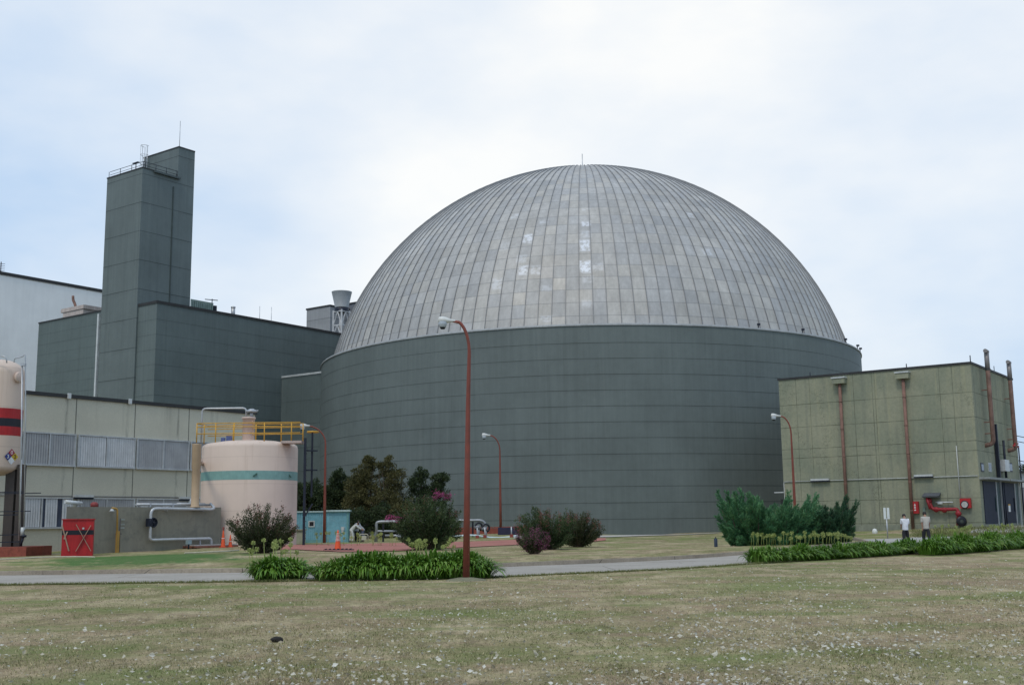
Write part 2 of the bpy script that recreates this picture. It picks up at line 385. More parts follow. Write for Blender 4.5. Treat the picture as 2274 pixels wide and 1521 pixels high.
# ================================================================ REACTOR BUILDING
RD = 31.; DD = 4.26723*RD; C0 = Vector((DD*math.sin(.0669), DD*math.cos(.0669), 0))
ZR = EYE+.5714*RD; ZS1 = EYE+.51387*RD; SPC = .04642*RD; ZC = EYE+.33473*RD; RS = .99192*RD
GREY_GREEN = (.126, .149, .143)
drum_mat = cladding('drum_cladding', GREY_GREEN, ZS1, SPC, lw=.06, vs=R(5.6), cx=C0.x, cy=C0.y, first=ZS1+.3)
def dome_mat():
    k = N(new_mat('dome_sheet_metal')); p = k.pos(); X, Y, Z = k.xyz(p)
    dx = k.math('SUBTRACT', X, C0.x); dy = k.math('SUBTRACT', Y, C0.y)
    a = k.math('ARCTAN2', dy, dx); col_ = k.math('MULTIPLY', a, 144/(2*math.pi)); el = k.math('MULTIPLY', k.math('ARCSINE', k.math('DIVIDE', k.math('SUBTRACT', Z, ZC), RS)), 1/R(2.62))
    cid = k.math('FLOOR', col_); rid = k.math('FLOOR', el)
    def wn(a_, b_, ofs):
        cb = k.n('ShaderNodeCombineXYZ'); k.put(cb.inputs[0], a_); k.put(cb.inputs[1], b_); cb.inputs[2].default_value = ofs
        t = k.n('ShaderNodeTexWhiteNoise'); k.put(t.inputs['Vector'], cb.outputs[0]); return t.outputs['Value']
    r1 = wn(cid, rid, 1.); r3 = wn(cid, rid, 8.); pair = wn(k.math('FLOOR', k.math('DIVIDE', cid, 3.)), rid, 3.)
    base = k.mix(r3, (.385, .38, .37), (.425, .405, .37))
    base = k.mulc(base, k.ramp(r1, 0, 1, .92, 1.07)); base = k.mulc(base, k.ramp(pair, 0, 1, .93, 1.06))
    base = k.mulc(base, k.ramp(k.noise(p, .16, 4), .3, .7, .90, 1.1)); base = k.mulc(base, k.ramp(k.noise(p, 2.6, 5, .7), .3, .7, .93, 1.07))
    base = k.mulc(base, k.ramp(k.noise(k.scale(p, (1.5, 1.5, .10)), 1, 5, .75), .35, .65, .88, 1.09))
    fr = k.math('FRACT', el); ln = k.math('LESS_THAN', k.math('MINIMUM', fr, k.math('SUBTRACT', 1., fr)), .022)
    base = k.mix(k.math('MULTIPLY', ln, .5), base, (.10, .105, .11))
    # bare patches where the coating has come away
    n = k.noise(p, 1.1, 4, .6)
    def colmask(az0, lo, hi, wdt):
        m = k.math('LESS_THAN', k.math('ABSOLUTE', k.math('SUBTRACT', a, az0)), wdt)
        return k.math('MULTIPLY', m, k.math('MULTIPLY', k.math('GREATER_THAN', el, lo), k.math('LESS_THAN', el, hi)))
    st = R(2.5)
    def aza(px, py):
        r = Vector(ray(px, py)).normalized(); oc = Vector((0, 0, EYE))-Vector((C0.x, C0.y, ZC)); b = oc.dot(r); t = -b-math.sqrt(max(b*b-oc.dot(oc)+RS*RS, 0))
        q = oc+r*t; return math.atan2(q.y, q.x), math.asin(q.z/RS)/R(2.62)
    m = None
    for px, py, am, th in [(1302, 465, .5, .3), (1302, 497, 1., .5), (1302, 545, 1.3, .9), (1303, 592, 1.3, .9), (1306, 620, .4, .5), (1328, 593, .5, .6), (1173, 530, 1.1, .8), (1163, 600, 1.0, .7), (1190, 600, .6, .7), (1144, 480, .6, .5), (1208, 492, .5, .4), (1105, 630, .6, .8), (1158, 575, .5, .6), (1302, 520, .5, .6), (1305, 675, .4, .5), (1570, 560, .7, .5), (1532, 478, .7, .5), (1213, 708, .5, .4), (1215, 640, .4, .4), (1130, 545, .3, .8)]:
        a0, e0 = aza(px, py)
        ccx = (math.floor(a0*144/(2*math.pi))+.5)*2*math.pi/144
        da = k.math('MULTIPLY', k.math('SUBTRACT', a, a0 if th < .75 else ccx), 1/(R(2.5)*.46)); de = k.math('MULTIPLY', k.math('SUBTRACT', el, e0), 1/(th*.62))
        d = k.math('SUBTRACT', 1.25, k.math('MAXIMUM', k.math('ABSOLUTE', da), k.math('ABSOLUTE', de)))
        q = k.math('MULTIPLY', k.ramp(d, .15, .5), am*.62); m = q if m is None else k.math('MAXIMUM', m, q)
    m = k.math('MULTIPLY', m, k.ramp(k.noise(p, 2.2, 5, .7), .38, .56))
    base = k.mix(m, base, (.74, .76, .80))
    k.bump(k.math('ADD', k.math('MULTIPLY', k.noise(p, .9, 3), .8), r1), .16, .05)
    return k.out(base, k.ramp(r1, 0, 1, .48, .68), .15, .4)
rib_m = paint('dome_seam_metal', (.23, .23, .23), .55, .2, var=.15)
rb_ = thing('reactor_building', 'huge round building with silver ribbed dome on a dark grey-green drum wall', 'building', (C0.x, C0.y, .2))
m = MB(); seg = 288
m.lathe((C0.x, C0.y, 0), [(RD, -.5), (RD, ZR-.16)], seg, sm=True); m.build('drum_wall', drum_mat, rb_)
m = MB(); m.lathe((C0.x, C0.y, 0), [(RD-.04, ZR-.2), (RD+.09, ZR-.2), (RD+.09, ZR-.11), (RD+.02, ZR+.0), (RD-1.6, ZR+.22)], seg, sm=False)
m.build('coping', paint('drum_coping', (.30, .31, .31), .6, .1), rb_)
m = MB(); e0 = math.asin((ZR-ZC)/RS)-.01; prof = [(RS*math.cos(e), RS*math.sin(e)) for e in np.linspace(e0, math.pi/2, 60)]
m.lathe((C0.x, C0.y, ZC), prof, seg, sm=True)
m.cur = 1
for i in range(144):
    a = 2*math.pi*i/144; top = R(88.5) if i % 4 == 0 else (R(84) if i % 2 == 0 else R(76.5))
    t_ = Vector((-math.sin(a), math.cos(a), 0)); prev = None; es = np.linspace(e0+.012, top, 22); b = len(m.v); hw = .034
    for e in es:
        nrm = Vector((math.cos(a)*math.cos(e), math.sin(a)*math.cos(e), math.sin(e))); c = Vector((C0.x, C0.y, ZC))+nrm*(RS-.05)
        for q, o_ in ((-hw, 0), (-hw*.8, .14), (hw*.8, .14), (hw, 0)): m.v.append(tuple(c+t_*q+nrm*o_))
    for j in range(21):
        q = b+4*j
        for s_ in range(3): m.face((q+s_, q+s_+1, q+5+s_, q+4+s_))
    m.face((b+84, b+85, b+86, b+87))
dome = m.build('dome_roof', [dome_mat(), rib_m], rb_)
m = MB(); m.tube([(C0.x-.0, C0.y, ZC+RS), (C0.x, C0.y, ZC+RS+3.0)], .045, 6); m.tube([(C0.x, C0.y, ZC+RS-.1), (C0.x, C0.y, ZC+RS+.25)], .3, 10)
m.build('lightning_rod', galv, rb_)
# ================================================================ GREY-GREEN BLOCKS, TOWER
bc = pt(349, 668, 118.5); BT = bc.z
blkA = Wall(bc, DA); blkB = Wall(bc, DB)
ret = blkB.hit(308, 675); tw = Wall(ret, DA); tc = tw.hit(303.5, 700); tc = Vector((tc.x, tc.y, 0))
TA = Wall(tc, DA); TB = Wall(tc, DB)
wB = (TB.hit(234, 472)-TB.c).dot(TB.d); wB = (wB+(TB.hit(228, 640)-TB.c).dot(TB.d))/2
lo_len = (TA.hit(395, 398)-TA.c).dot(TA.d); hi_len = (TA.hit(431, 400)-TA.c).dot(TA.d)
zlo = TB.hit(312, 373).z; zhi = TA.hit(395, 325).z; zseam = TB.hit(308, 450).z
blk_mat = cladding('block_cladding', (.120, .148, .144), BT-.35, SPC*1.13, lw=.05, depth=.4)
tow_mat = cladding('tower_cladding', (.123, .148, .144), zseam, SPC*2.26, lw=.085)
def ft(c, d1, l1, d2, l2, s1=0., s2=0.):
    a = Vector((c[0], c[1], 0))+d1*s1+d2*s2; return [a, a+d1*(l1-s1), a+d1*(l1-s1)+d2*(l2-s2), a+d2*(l2-s2)]
def flashing(mb, W, u0, u1, z, h=.22, o=.07): W.slab(mb, u0, u1, z-h, z+.05, -.3, o)
bl = thing('turbine_block', 'long flat-roofed dark grey-green block running from the tower back to the dome', 'building', (bc.x, bc.y, .2))
rl = (ret-Vector((bc.x, bc.y, ret.z))).length
m = MB(); m.prism([Vector((bc.x, bc.y, 0)), Vector((bc.x, bc.y, 0))+DA*36, Vector((bc.x, bc.y, 0))+DA*36+DB*(rl+8), Vector((bc.x, bc.y, 0))+DA*(hi_len+1)+DB*(rl+8), Vector((bc.x, bc.y, 0))+DA*(hi_len+1)+DB*rl, Vector((bc.x, bc.y, 0))+DB*rl], -.2, BT-.02)
m.build('wall', blk_mat, bl)
m = MB(); blkA.slab(m, -.06, 36, BT-.25, BT+.04, -.3, .07); blkB.slab(m, .0, rl, BT-.25, BT+.04, -.3, .07); m.build('roof_edge', black_edge, bl)
# roof-top pieces on the block
m = MB(); u0, z0 = blkA.uz(424, 672); u1, z1 = blkA.uz(483, 690)
scr = thing('roof_screen', 'low green ribbed screen wall on the block roof right of the tower', 'screen', blkA.at(u0, BT, -2.))
W_s = Wall(blkA.at(0, 0, -2.), DA); ua, za = W_s.uz(424, 664); ub, zb = W_s.uz(474, 673)
m = MB(); W_s.slab(m, ua, ub, BT, (za+zb)/2, -.06, 0)
for i in range(12): W_s.slab(m, ua+(ub-ua)*i/12, ua+(ub-ua)*i/12+.12, BT, (za+zb)/2-.05, 0, .09)
m.build('panel', paint('screen_green', (.18, .24, .22), .6), scr)
m = MB(); W_s.slab(m, ub, ub+.35, BT, (za+zb)/2-.3, -.3, .2); a = W_s.at(ub-1.2, zb+.25, 0); m.tube([a, W_s.at(ub+.6, zb+.4, 0)], .05, 6); m.tube([W_s.at(ub-.2, BT, 0), W_s.at(ub-.2, zb+.45, 0)], .05, 6)
m.build('vent_fitting', dark_steel, scr)
def roof_pipe(px, ptop, r, label, mat, name='roof_vent', cat='vent', off=-3.):
    W2 = Wall(blkA.at(0, 0, off), DA); p = W2.hit(px, ptop); mm = MB(); mm.tube([(p.x, p.y, BT-.1), (p.x, p.y, p.z)], r, 12)
    if r > .1: mm.lathe((p.x, p.y, p.z-.03), [(r+.04, -.12), (r+.04, 0), (0, .02)], 12)
    return tag(mm.build(name, mat, None, (p.x, p.y, BT)), label, cat)
roof_pipe(518, 681, .24, 'short grey round vent stub on the long block roof', galv)
for x_, y_, l_ in ((577, 680, 'thin lightning rod on the long block roof, nearer the tower'), (603, 682, 'thin lightning rod on the long block roof, nearer the dome')):
    roof_pipe(x_, y_, .03, l_, galv, 'roof_rod', 'rod')
# tower
t_ = thing('stair_tower', 'tall windowless grey-green tower with stepped top and rooftop ladder', 'building', tc+Vector((0, 0, .2)))
m = MB(); m.prism(ft(tc, DA, lo_len, DB, wB), -.2, zlo); m.prism(ft(tc, DA, hi_len, DB, wB, lo_len), -.2, zhi); m.build('wall', tow_mat, t_)
m = MB(); TB.slab(m, -.04, wB+.04, zlo-.1, zlo+.04, -.2, .05); TA.slab(m, -.04, lo_len, zlo-.1, zlo+.04, -.2, .05); m.build('roof_edge', black_edge, t_); m = MB()
TBh = Wall(TA.at(lo_len, 0, 0), DB); TBh.slab(m, -.04, wB+.04, zhi-.1, zhi+.04, -.2, .05); TA.slab(m, lo_len-.04, hi_len, zhi-.1, zhi+.04, -.2, .05)
m.build('roof_edge', black_edge, t_)
m = MB(); u, z = TA.uz(385, 415); uu, zz = TA.uz(377, 665); TA.slab(m, u-.06, u+.06, BT, z, 0, .08); m.build('downpipe', paint('tower_pipe', (.05, .065, .06)), t_)
m = MB(); h = .75
for q in np.linspace(.1, wB-.1, 4): m.tube([TB.at(q, zlo, -.15), TB.at(q, zlo+h, -.15)], .035, 6)
m.tube([TB.at(-.2, zlo+h*.95, -.15), TB.at(wB-.3, zlo+h*.95, -.15)], .03, 6); m.tube([TB.at(-.2, zlo+h*.45, -.15), TB.at(wB-.3, zlo+h*.45, -.15)], .025, 6)
for q in np.linspace(.4, lo_len-.1, 4): m.tube([TA.at(q, zlo, -.1), TA.at(q, zlo+h, -.1)], .035, 6)
m.tube([TA.at(.1, zlo+h*.95, -.1), TA.at(lo_len, zlo+h*.95, -.1)], .03, 6); m.tube([TA.at(.1, zlo+h*.4, -.1), TA.at(lo_len, zlo+h*.4, -.1)], .025, 6)
m.build('roof_railing', dark_steel, t_)
m = MB(); TA.slab(m, lo_len*.3, lo_len*1.03, zlo-.28, zlo-.05, .05, .35); m.build('ledge_box', paint('ledge', (.06, .075, .075)), t_)
# caged ladder
m = MB(); lc = TBh.at(wB*.86, 0, .35)
for dx_ in (-.25, .25):
    q = lc+DB*dx_; m.tube([(q.x, q.y, zlo), (q.x, q.y, zhi+1.1)], .035, 6)
for zz_ in np.arange(zlo+.3, zhi+.2, .33): m.tube([lc+DB*-.25+Vector((0, 0, zz_)), lc+DB*.25+Vector((0, 0, zz_))], .02, 5)
n_ = TBh.n
for zz_ in np.linspace(zlo+1.4, zhi+1.1, 4):
    m.tube([lc+DB*(.42*math.cos(a))+n_*(.7*math.sin(a))+Vector((0, 0, zz_)) for a in np.linspace(0, math.pi, 9)], .03, 5)
for a in np.linspace(.3, math.pi-.3, 4):
    q = lc+DB*(.42*math.cos(a))+n_*(.7*math.sin(a)); m.tube([(q.x, q.y, zlo+1.4), (q.x, q.y, zhi+1.1)], .022, 5)
m.build('caged_ladder', galv, t_)
m = MB(); q = TBh.at(.05, 0, -.1); m.tube([(q.x, q.y, zhi), (q.x, q.y, zhi+3.1)], .035, 6); m.build('lightning_rod', galv, t_)
q = TB.at(wB*.32, zlo, -.6); m = MB(); m.tube([q, q+Vector((0, 0, 1.)),], .05, 6); m.box(q+Vector((0, 0, 1.05)), (1., .3, .1), DB, DA)
m.build('roof_t_antenna', dark_steel, t_)  # T-shaped antenna on the lower tower roof
# left block
LB = Wall(TB.at(wB, 0, -.5), DB); zL = LB.hit(222, 690).z; ul = (LB.hit(82.5, 790)-LB.c).dot(LB.d)
lb = thing('annex_block', 'lower grey-green block left of the tower in front of the white hall', 'building', (LB.c.x, LB.c.y, .2))
m = MB(); m.prism([LB.c-DB*1.5, LB.c+DB*ul, LB.c+DB*ul+DA*8, LB.c-DB*1.5+DA*8], -.2, zL-.02); m.build('wall', cladding('annex_cladding', (.108, .138, .134), zL-.3, SPC*.85, lw=.045, depth=.34), lb)
m = MB(); LB.slab(m, -.1, ul+.05, zL-.12, zL+.05, -.25, .06); m.build('roof_edge', black_edge, lb)
m = MB(); ud_ = LB.uz(218, 790)[0]; LB.slab(m, ud_-.14, ud_+.14, 5, zL-.4, .0, .25); m.build('downpipe', paint('pale_downpipe', (.5, .52, .52)), lb)
# penthouse box with bent pipe behind annex
PW = Wall(LB.at(0, 0, -2.5), DB); p0 = PW.hit(186, 687)
pb = thing('roof_unit', 'small pinkish box with a bent exhaust pipe on the annex roof', 'roof unit', (p0.x, p0.y, zL))
m = MB(); PW.slabpx(m, 139, 710, 185, 686, -3, 0); PW.slabpx(m, 137, 687, 187, 685, -3.1, .1); m.build('housing', paint('unit_pink', (.46, .39, .35), .7), pb)
m = MB(); q = [PW.at(*PW.uz(x, y), -.8) for x, y in ((154, 690), (154.5, 676), (149, 664), (149, 655))]; m.tube(bend(q, .4), .16, 10); m.build('exhaust_pipe', rust, pb)
# white hall
WH = Wall(pt(222, 643, 180), DA); zW = WH.hit(222, 643).z
wh = thing('white_hall', 'big white hall with a dark roof edge on the far left', 'building', (WH.c.x, WH.c.y, .2))
def wallmat(name, col, sp=(0, 0), **kw): return paint(name, col, .75, 0, **kw)
m = MB(); m.prism([WH.c+DA*12, WH.c-DA*70, WH.c-DA*70-WH.n*30, WH.c+DA*12-WH.n*30], -.2, zW-.05); m.build('wall', paint('white_hall_wall', (.80, .79, .765), .7, 0, var=.05, sc=.25), wh)
m = MB(); WH.slab(m, -70, 12, zW-.45, zW+.05, -.4, .15); m.build('roof_edge', black_edge, wh)
AN = WH.at(-16.2, zW, -1.5); m = MB(); m.tube([AN, AN+Vector((0, 0, 1.9))], .08, 6)
for i in range(4): m.bar(AN+Vector((-.6, 0, .5+i*.35)), AN+Vector((.6, 0, .55+i*.35)), .06)
tag(m.build('roof_aerial', dark_steel, None, AN), 'dark aerial on the white hall roof at the left picture edge', 'aerial')
# low annex between block and drum
aw = blkA.hit(626, 840); AW = Wall(aw, DB); zA = AW.hit(626, 838).z
an = thing('link_building', 'windowless grey-green link building between long block and round drum', 'building', (aw.x, aw.y, .2))
al = abs(AW.uz(716, 900)[0])+.6
m = MB(); a = Vector((aw.x, aw.y, 0)); m.prism([a, a-DB*al, a-DB*al+DA*16, a+DA*16], -.2, zA); m.build('wall', cladding('link_cladding', (.10, .126, .124), zA-.3, SPC*1.9, lw=.05, depth=.4), an)
m = MB(); AW.slab(m, -al, .02, zA-.08, zA+.14, -.25, .08); m.build('coping', paint('link_coping', (.42, .44, .44)), an)
# grey roof houses and funnel by the dome
GW = Wall(pt(733, 690, 168), DB); zg = GW.hit(733, 678).z
gh = thing('grey_roof_house', 'plain pale grey flat-roofed house behind the long block, left of the funnel', 'building', (GW.c.x, GW.c.y, 5))
m = MB(); u, _ = GW.uz(681, 700); c = Vector((GW.c.x, GW.c.y, 0)); m.prism([c, c+DB*u, c+DB*u+DA*12, c+DA*12], 0, zg)
k2 = cladding('grey_house_panels', (.30, .305, .31), zg-1.9, 9, lw=.15, depth=.25); m.build('wall', k2, gh)
m = MB(); GW.slab(m, -.1, u+.1, zg-.15, zg+.1, -.3, .1); Wall(GW.c, DA).slab(m, 0, 12, zg-.15, zg+.1, -.3, .1); m.build('roof_edge', black_edge, gh)
G2 = Wall(pt(800, 690, 170), DB); zg2 = G2.hit(795, 671).z; u, _ = G2.uz(752, 700)
g2_ = thing('dark_roof_house', 'dark grey roof house between the funnel and the dome edge', 'building', (G2.c.x, G2.c.y, 5))
m = MB(); c = Vector((G2.c.x, G2.c.y, 0)); m.prism([c-DB*3, c+DB*u, c+DB*u+DA*10, c+DA*10-DB*3], 0, zg2); m.build('wall', paint('dark_house', (.14, .145, .16), .7), g2_)
m = MB(); G2.slab(m, -3, u, zg2-.15, zg2+.1, -.3, .1); m.build('roof_edge', black_edge, g2_)
fY = 157.; fp = pt(758, 742, fY); s_ = fY/F*1.01
fn = thing('vent_funnel', 'flared grey vent funnel on a white lattice frame beside the dome', 'vent', (fp.x, fp.y, fp.z-1))
ztop = pt(758, 650, fY).z; zmid = pt(758, 684, fY).z; zb_ = BT+1
m = MB(); m.lathe((fp.x, fp.y, 0), [(0, zmid), (18*s_-.1, zmid), (15*s_, zmid+.1), (22.5*s_, ztop), (23*s_, ztop+.08), (22*s_, ztop+.02), (15*s_, zmid+1.)], 32); m.build('funnel', paint('funnel_grey', (.30, .315, .32), .6, .1, var=.08), fn)
m = MB(); m.lathe((fp.x, fp.y, 0), [(16*s_, zmid-.5), (16.5*s_, zmid-.05), (0, zmid-.05)], 24); m.build('collar', dark_steel, fn)
m = MB(); zlow = pt(758, 748, fY).z-1; hw = 16*s_
cs = [Vector((fp.x, fp.y, 0))+DA*(hw*.8*i)+DB*(hw*.8*j) for i, j in ((-1, -1), (1, -1), (1, 1), (-1, 1))]
zmm = (zlow+zmid)/2
for i in range(4):
    a, b = cs[i], cs[(i+1) % 4]
    m.bar(a+Vector((0, 0, zlow)), a+Vector((0, 0, zmid-.4)), .22)
    for z_ in (zlow+.9, zmm, zmid-.6): m.bar(a+Vector((0, 0, z_)), b+Vector((0, 0, z_)), .16)
    md = (a+b)/2
    for z0_, z1_ in ((zlow+.9, zmm), (zmm, zmid-.6)):
        m.bar(a+Vector((0, 0, z0_)), md+Vector((0, 0, z1_)), .14); m.bar(b+Vector((0, 0, z0_)), md+Vector((0, 0, z1_)), .14)
m.tube([(fp.x, fp.y, zlow), (fp.x, fp.y, zmid)], .35, 10)
m.build('lattice_frame', paint('lattice_white', (.5, .5, .5)), fn)
# ================================================================ BEIGE LOW BUILDING
LW = Wall(pt(100, 1100, 68), DA); zl = LW.hit(300, 900).z+.25
def ul_(x, y): return LW.uz(x, y)[0]
u_end = ul_(566, 940); u_sta = ul_(-120, 900)
lw_ = thing('service_building', 'beige concrete-panel low building with bands of grey louvred windows', 'building', (LW.c.x, LW.c.y, .1))
def beige():
    k = N(new_mat('pebble_panel')); p = k.pos(); X, Y, Z = k.xyz(p)
    c = k.mulc((.53, .50, .40), k.ramp(k.noise(p, .35, 5), .3, .7, .93, 1.06)); c = k.mulc(c, k.ramp(k.noise(p, 18, 4, .8), .3, .7, .86, 1.12))
    st = k.math('MULTIPLY', k.ramp(k.noise(k.scale(p, (1.1, 1.1, .06)), 1, 5, .7), .55, .72), k.ramp(Z, zl-2.6, zl, 0, .45))
    c = k.mix(st, c, (.17, .16, .13)); u = k.math('ADD', k.math('MULTIPLY', X, DA.x), k.math('MULTIPLY', Y, DA.y))
    for px, py in ((168, 940), (299, 950), (419, 955), (545, 960)):
        uu = LW.hit(px, py); uv = uu.x*DA.x+uu.y*DA.y
        c = k.mix(k.math('MULTIPLY', k.math('LESS_THAN', k.math('ABSOLUTE', k.math('SUBTRACT', u, uv)), .035), .75), c, (.06, .06, .055))
    for px in (147, 283, 396):
        uu = LW.hit(px, 930); uv = uu.x*DA.x+uu.y*DA.y
        d = k.math('ABSOLUTE', k.math('SUBTRACT', u, uv))
        c = k.mix(k.math('MULTIPLY', k.ramp(d, 0, .16, .5, 0), k.ramp(k.noise(k.scale(p, (2, 2, .5)), 2, 4), .4, .6)), c, (.10, .10, .09))
    k.bump(k.noise(p, 30, 3), .25, .02); return k.out(c, .9, 0, .15)
BG = beige(); D12 = LW.n*-12
m = MB(); a = LW.c+DA*u_sta; b = LW.c+DA*u_end; m.prism([a, b, b+D12, a+D12], -.3, zl-.03); m.build('wall', BG, lw_)
m = MB(); LW.slab(m, u_sta, u_end+.1, zl-.16, zl+.06, -.3, .12); m.build('roof_edge', black_edge, lw_)
for px in (149, 285):
    u, _ = LW.uz(px, 900); m = MB(); LW.slab(m, u-.09, u+.09, zl-.22, zl+.12, .12, .26); m.build('roof_spout', white_metal, lw_)
lou = paint('louvre_grey', (.36, .36, .36), .5, .2, var=.12); frame_m = paint('window_frame_grey', (.42, .43, .43), .5, .2); lou2 = paint('louvre_pale', (.56, .56, .555), .5, .2, var=.12)
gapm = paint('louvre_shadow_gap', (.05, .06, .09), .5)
zt_, zb2 = LW.hit(300, 975).z, LW.hit(300, 1038).z
zt2, zb3 = LW.hit(100, 1107).z, LW.hit(100, 1170).z
def louvres(u0, u1, z0, z1, mat, gaps=(), lab=None):
    m = MB(); LW.slab(m, u0-.05, u1+.05, z1, z1+.08, .0, .14); LW.slab(m, u0-.05, u1+.05, z0-.1, z0, .0, .2)
    for u in (u0, u1): LW.slab(m, u-.05, u+.05, z0, z1, .0, .13)
    um = (u0+u1)/2; LW.slab(m, um-.05, um+.05, z0, z1, .0, .13)
    fr_ = m.build('window', frame_m, lw_)
    if lab: fr_['label'] = lab
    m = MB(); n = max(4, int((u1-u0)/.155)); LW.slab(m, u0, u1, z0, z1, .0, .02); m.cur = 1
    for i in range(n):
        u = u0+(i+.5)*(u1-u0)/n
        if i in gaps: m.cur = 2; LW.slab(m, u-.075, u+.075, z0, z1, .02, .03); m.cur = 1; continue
        t = R(24+random.uniform(-2, 2)); c = LW.at(u, (z0+z1)/2, .075)
        m.box(c, (.125, .012, z1-z0-.02), LW.d*math.cos(t)+LW.n*math.sin(t), LW.n*math.cos(t)-LW.d*math.sin(t), (0, 0, 1))
    m.build('louvre_panel', [gapm, mat, gapm], fr_)
louvres(ul_(46, 1000)+.1, ul_(168, 1005)-.12, zb2, zt_, lou)
louvres(ul_(168, 1005)+.12, ul_(299, 1010)-.1, zb2, zt_, lou2, lab='paler upper louvred window between two grey ones')
louvres(ul_(299, 1010)+.12, ul_(419, 1015)-.1, zb2, zt_, lou)
louvres(ul_(419, 1010)+.12, ul_(545, 1015)-.1, zb2, zt_, lou)
louvres(ul_(-90, 1000)+.12, ul_(46, 1005)-.12, zb2, zt_, lou)
louvres(ul_(20, 1140), ul_(160, 1140)-.1, zb3, zt2, lou2, gaps=(12, 13, 19, 20))
louvres(ul_(168, 1115)+.1, ul_(299, 1115)-.1, zb3, zt2, lou)
louvres(ul_(299, 1115)+.12, ul_(419, 1120)-.1, zb3, zt2, lou)
m = MB(); zc = LW.hit(180, 1102).z; m.tube([LW.at(u_sta, zc, .05), LW.at(u_end-1, zc, .05)], .03, 6); m.build('conduit', paint('conduit_grey', (.12, .12, .12)), lw_)
for x0, x1, y in ((160, 204, 1103), (395, 440, 1107)):
    m = MB(); u0, z = LW.uz(x0, y); u1, _ = LW.uz(x1, y); LW.slab(m, u0, u1, z-.02, z+.12, .05, .24); m.cur = 1; LW.slab(m, u0, u1, z-.13, z-.02, .08, .2)
    m.build('tube_light', [white_metal, dark_steel], lw_)
# ================================================================ CONCRETE PIT / BOX
BX = Wall(pt(147, 1150, 57), DA); ub_ = BX.uz(490, 1170)[0]; zbx = BX.hit(300, 1125.5).z
cb = thing('concrete_box', 'plain grey-brown concrete enclosure with pipes on its face, left of the pink tank', 'enclosure', BX.at(0, T(BX.c.x, BX.c.y)))
cm = paint('raw_concrete', (.22, .205, .16), .9, 0, var=.12, sc=.8, dirt=(.15, .145, .12))
m = MB(); bk_ = BX.c.normalized()*5; m.prism([BX.c, BX.c+DA*ub_, BX.c+DA*ub_-BX.n*4, BX.c+Vector((-BX.c.y, BX.c.x, 0)).normalized()*-.3+bk_], -.2, zbx); m.build('wall', cm, cb)
m = MB()
for du, dz in ((0, 0), (0, -.25), (0, -.42)): m = MB(); u, z = BX.uz(272, 1155); BX.slab(m, u-.12, u+.12, z+dz, z+dz+.07, 0, .03); m.build('sign_plate', paint('plate_grey', (.28, .3, .27)), cb)
# pipe run on the box
pr = thing('pipe_run', 'silver insulated pipe looping down the concrete box with a black valve wheel', 'pipe', BX.at(*BX.uz(326, 1225), .3))
P = lambda x, y, o=.28: BX.at(*BX.uz(x, y), o)
m = MB(); m.tube(bend([P(470, 1118, -.1), P(469, 1128, .28), P(463, 1131), P(328, 1129), P(326, 1196), P(331, 1198.5), P(462, 1195), P(462, 1212)], .35), .078, 10); m.build('pipe', alu, pr)
m = MB(); c = P(332, 1160, .34); m.lathe(c-BX.n*.0, [(.02, -.05), (.24, -.05), (.27, 0), (.24, .05), (.19, 0), (.24, -.05)], 20, BX.n)
for a in range(3): dv = BX.d*math.cos(a*2.1)+Vector((0, 0, 1))*math.sin(a*2.1); m.bar(c-dv*.22, c+dv*.22, .035)
m.tube([c-BX.n*.3, c+BX.n*.1], .05, 8); m.box(P(325, 1160, .26), (.3, .2, .42), BX.d, BX.n); m.build('valve_wheel', dark_steel, pr)
m = MB(); m.tube([P(462, 1210), P(462, 1213.5)], .13, 12); m.build('flange', galv, pr); m = MB(); m.box(P(439, 1205, .2), (.07, .07, .55), BX.d, BX.n); m.build('support', galv, pr)
for x_, y_ in ((365, 1129.5), (446, 1130.5)): m = MB(); c = P(x_, y_, .12); m.box(c, (.07, .3, .22), BX.d, BX.n); m.build('support', galv, pr)
pr2 = thing('top_pipes', 'pale pipes and small loop lying along the top of the concrete box', 'pipe', BX.at(*BX.uz(400, 1124), -.5))
m = MB(); zt9 = zbx+.14
m.tube([BX.at(BX.uz(310, 1120)[0], zt9, -.3), BX.at(BX.uz(474, 1120)[0], zt9, -.3)], .07, 8)
m.tube(bend([BX.at(BX.uz(446, 1118)[0], zbx, -.9), BX.at(BX.uz(446, 1118)[0], zbx+.5, -.9), BX.at(BX.uz(464, 1118)[0], zbx+.5, -.9), BX.at(BX.uz(464, 1118)[0], zbx, -.9)], .2), .07, 8)
m.tube([BX.at(BX.uz(408, 1118)[0], zbx+.2, -.6), BX.at(BX.uz(470, 1118)[0], zbx+.2, -.6)], .06, 8); m.build('pipe', alu, pr2)
m = MB()
for q in (340, 390, 440): m = MB(); u = BX.uz(q, 1120)[0]; BX.slab(m, u-.03, u+.03, zbx, zt9+.1, -1.0, -.2); m.build('saddle', galv, pr2)
u = BX.uz(200, 1122)[0]; q = BX.at(u, zbx, -1.2); m = MB(); m.tube([q+Vector((0, 0, .28))-DA*.65, q+Vector((0, 0, .2))+DA*.3], .10, 10); m.tube([q-DA*.4, q-DA*.4+Vector((0, 0, .2))], .04, 6); m.tube([q+DA*.3, q+DA*.3+Vector((0, 0, .2))], .04, 6)
tag(m.build('pipe_silencer', white_metal, None, q), 'small white cylinder lying on the left end of the concrete box top', 'silencer')
u = BX.uz(235, 1120)[0]; q = BX.at(u, zbx, -1.); m = MB(); m.lathe(q, [(.0, .0), (.2, 0), (.2, .18), (.12, .26), (0, .28)], 14)
m.build('vent_cap', paint('dull_red', (.22, .04, .035)), cb)
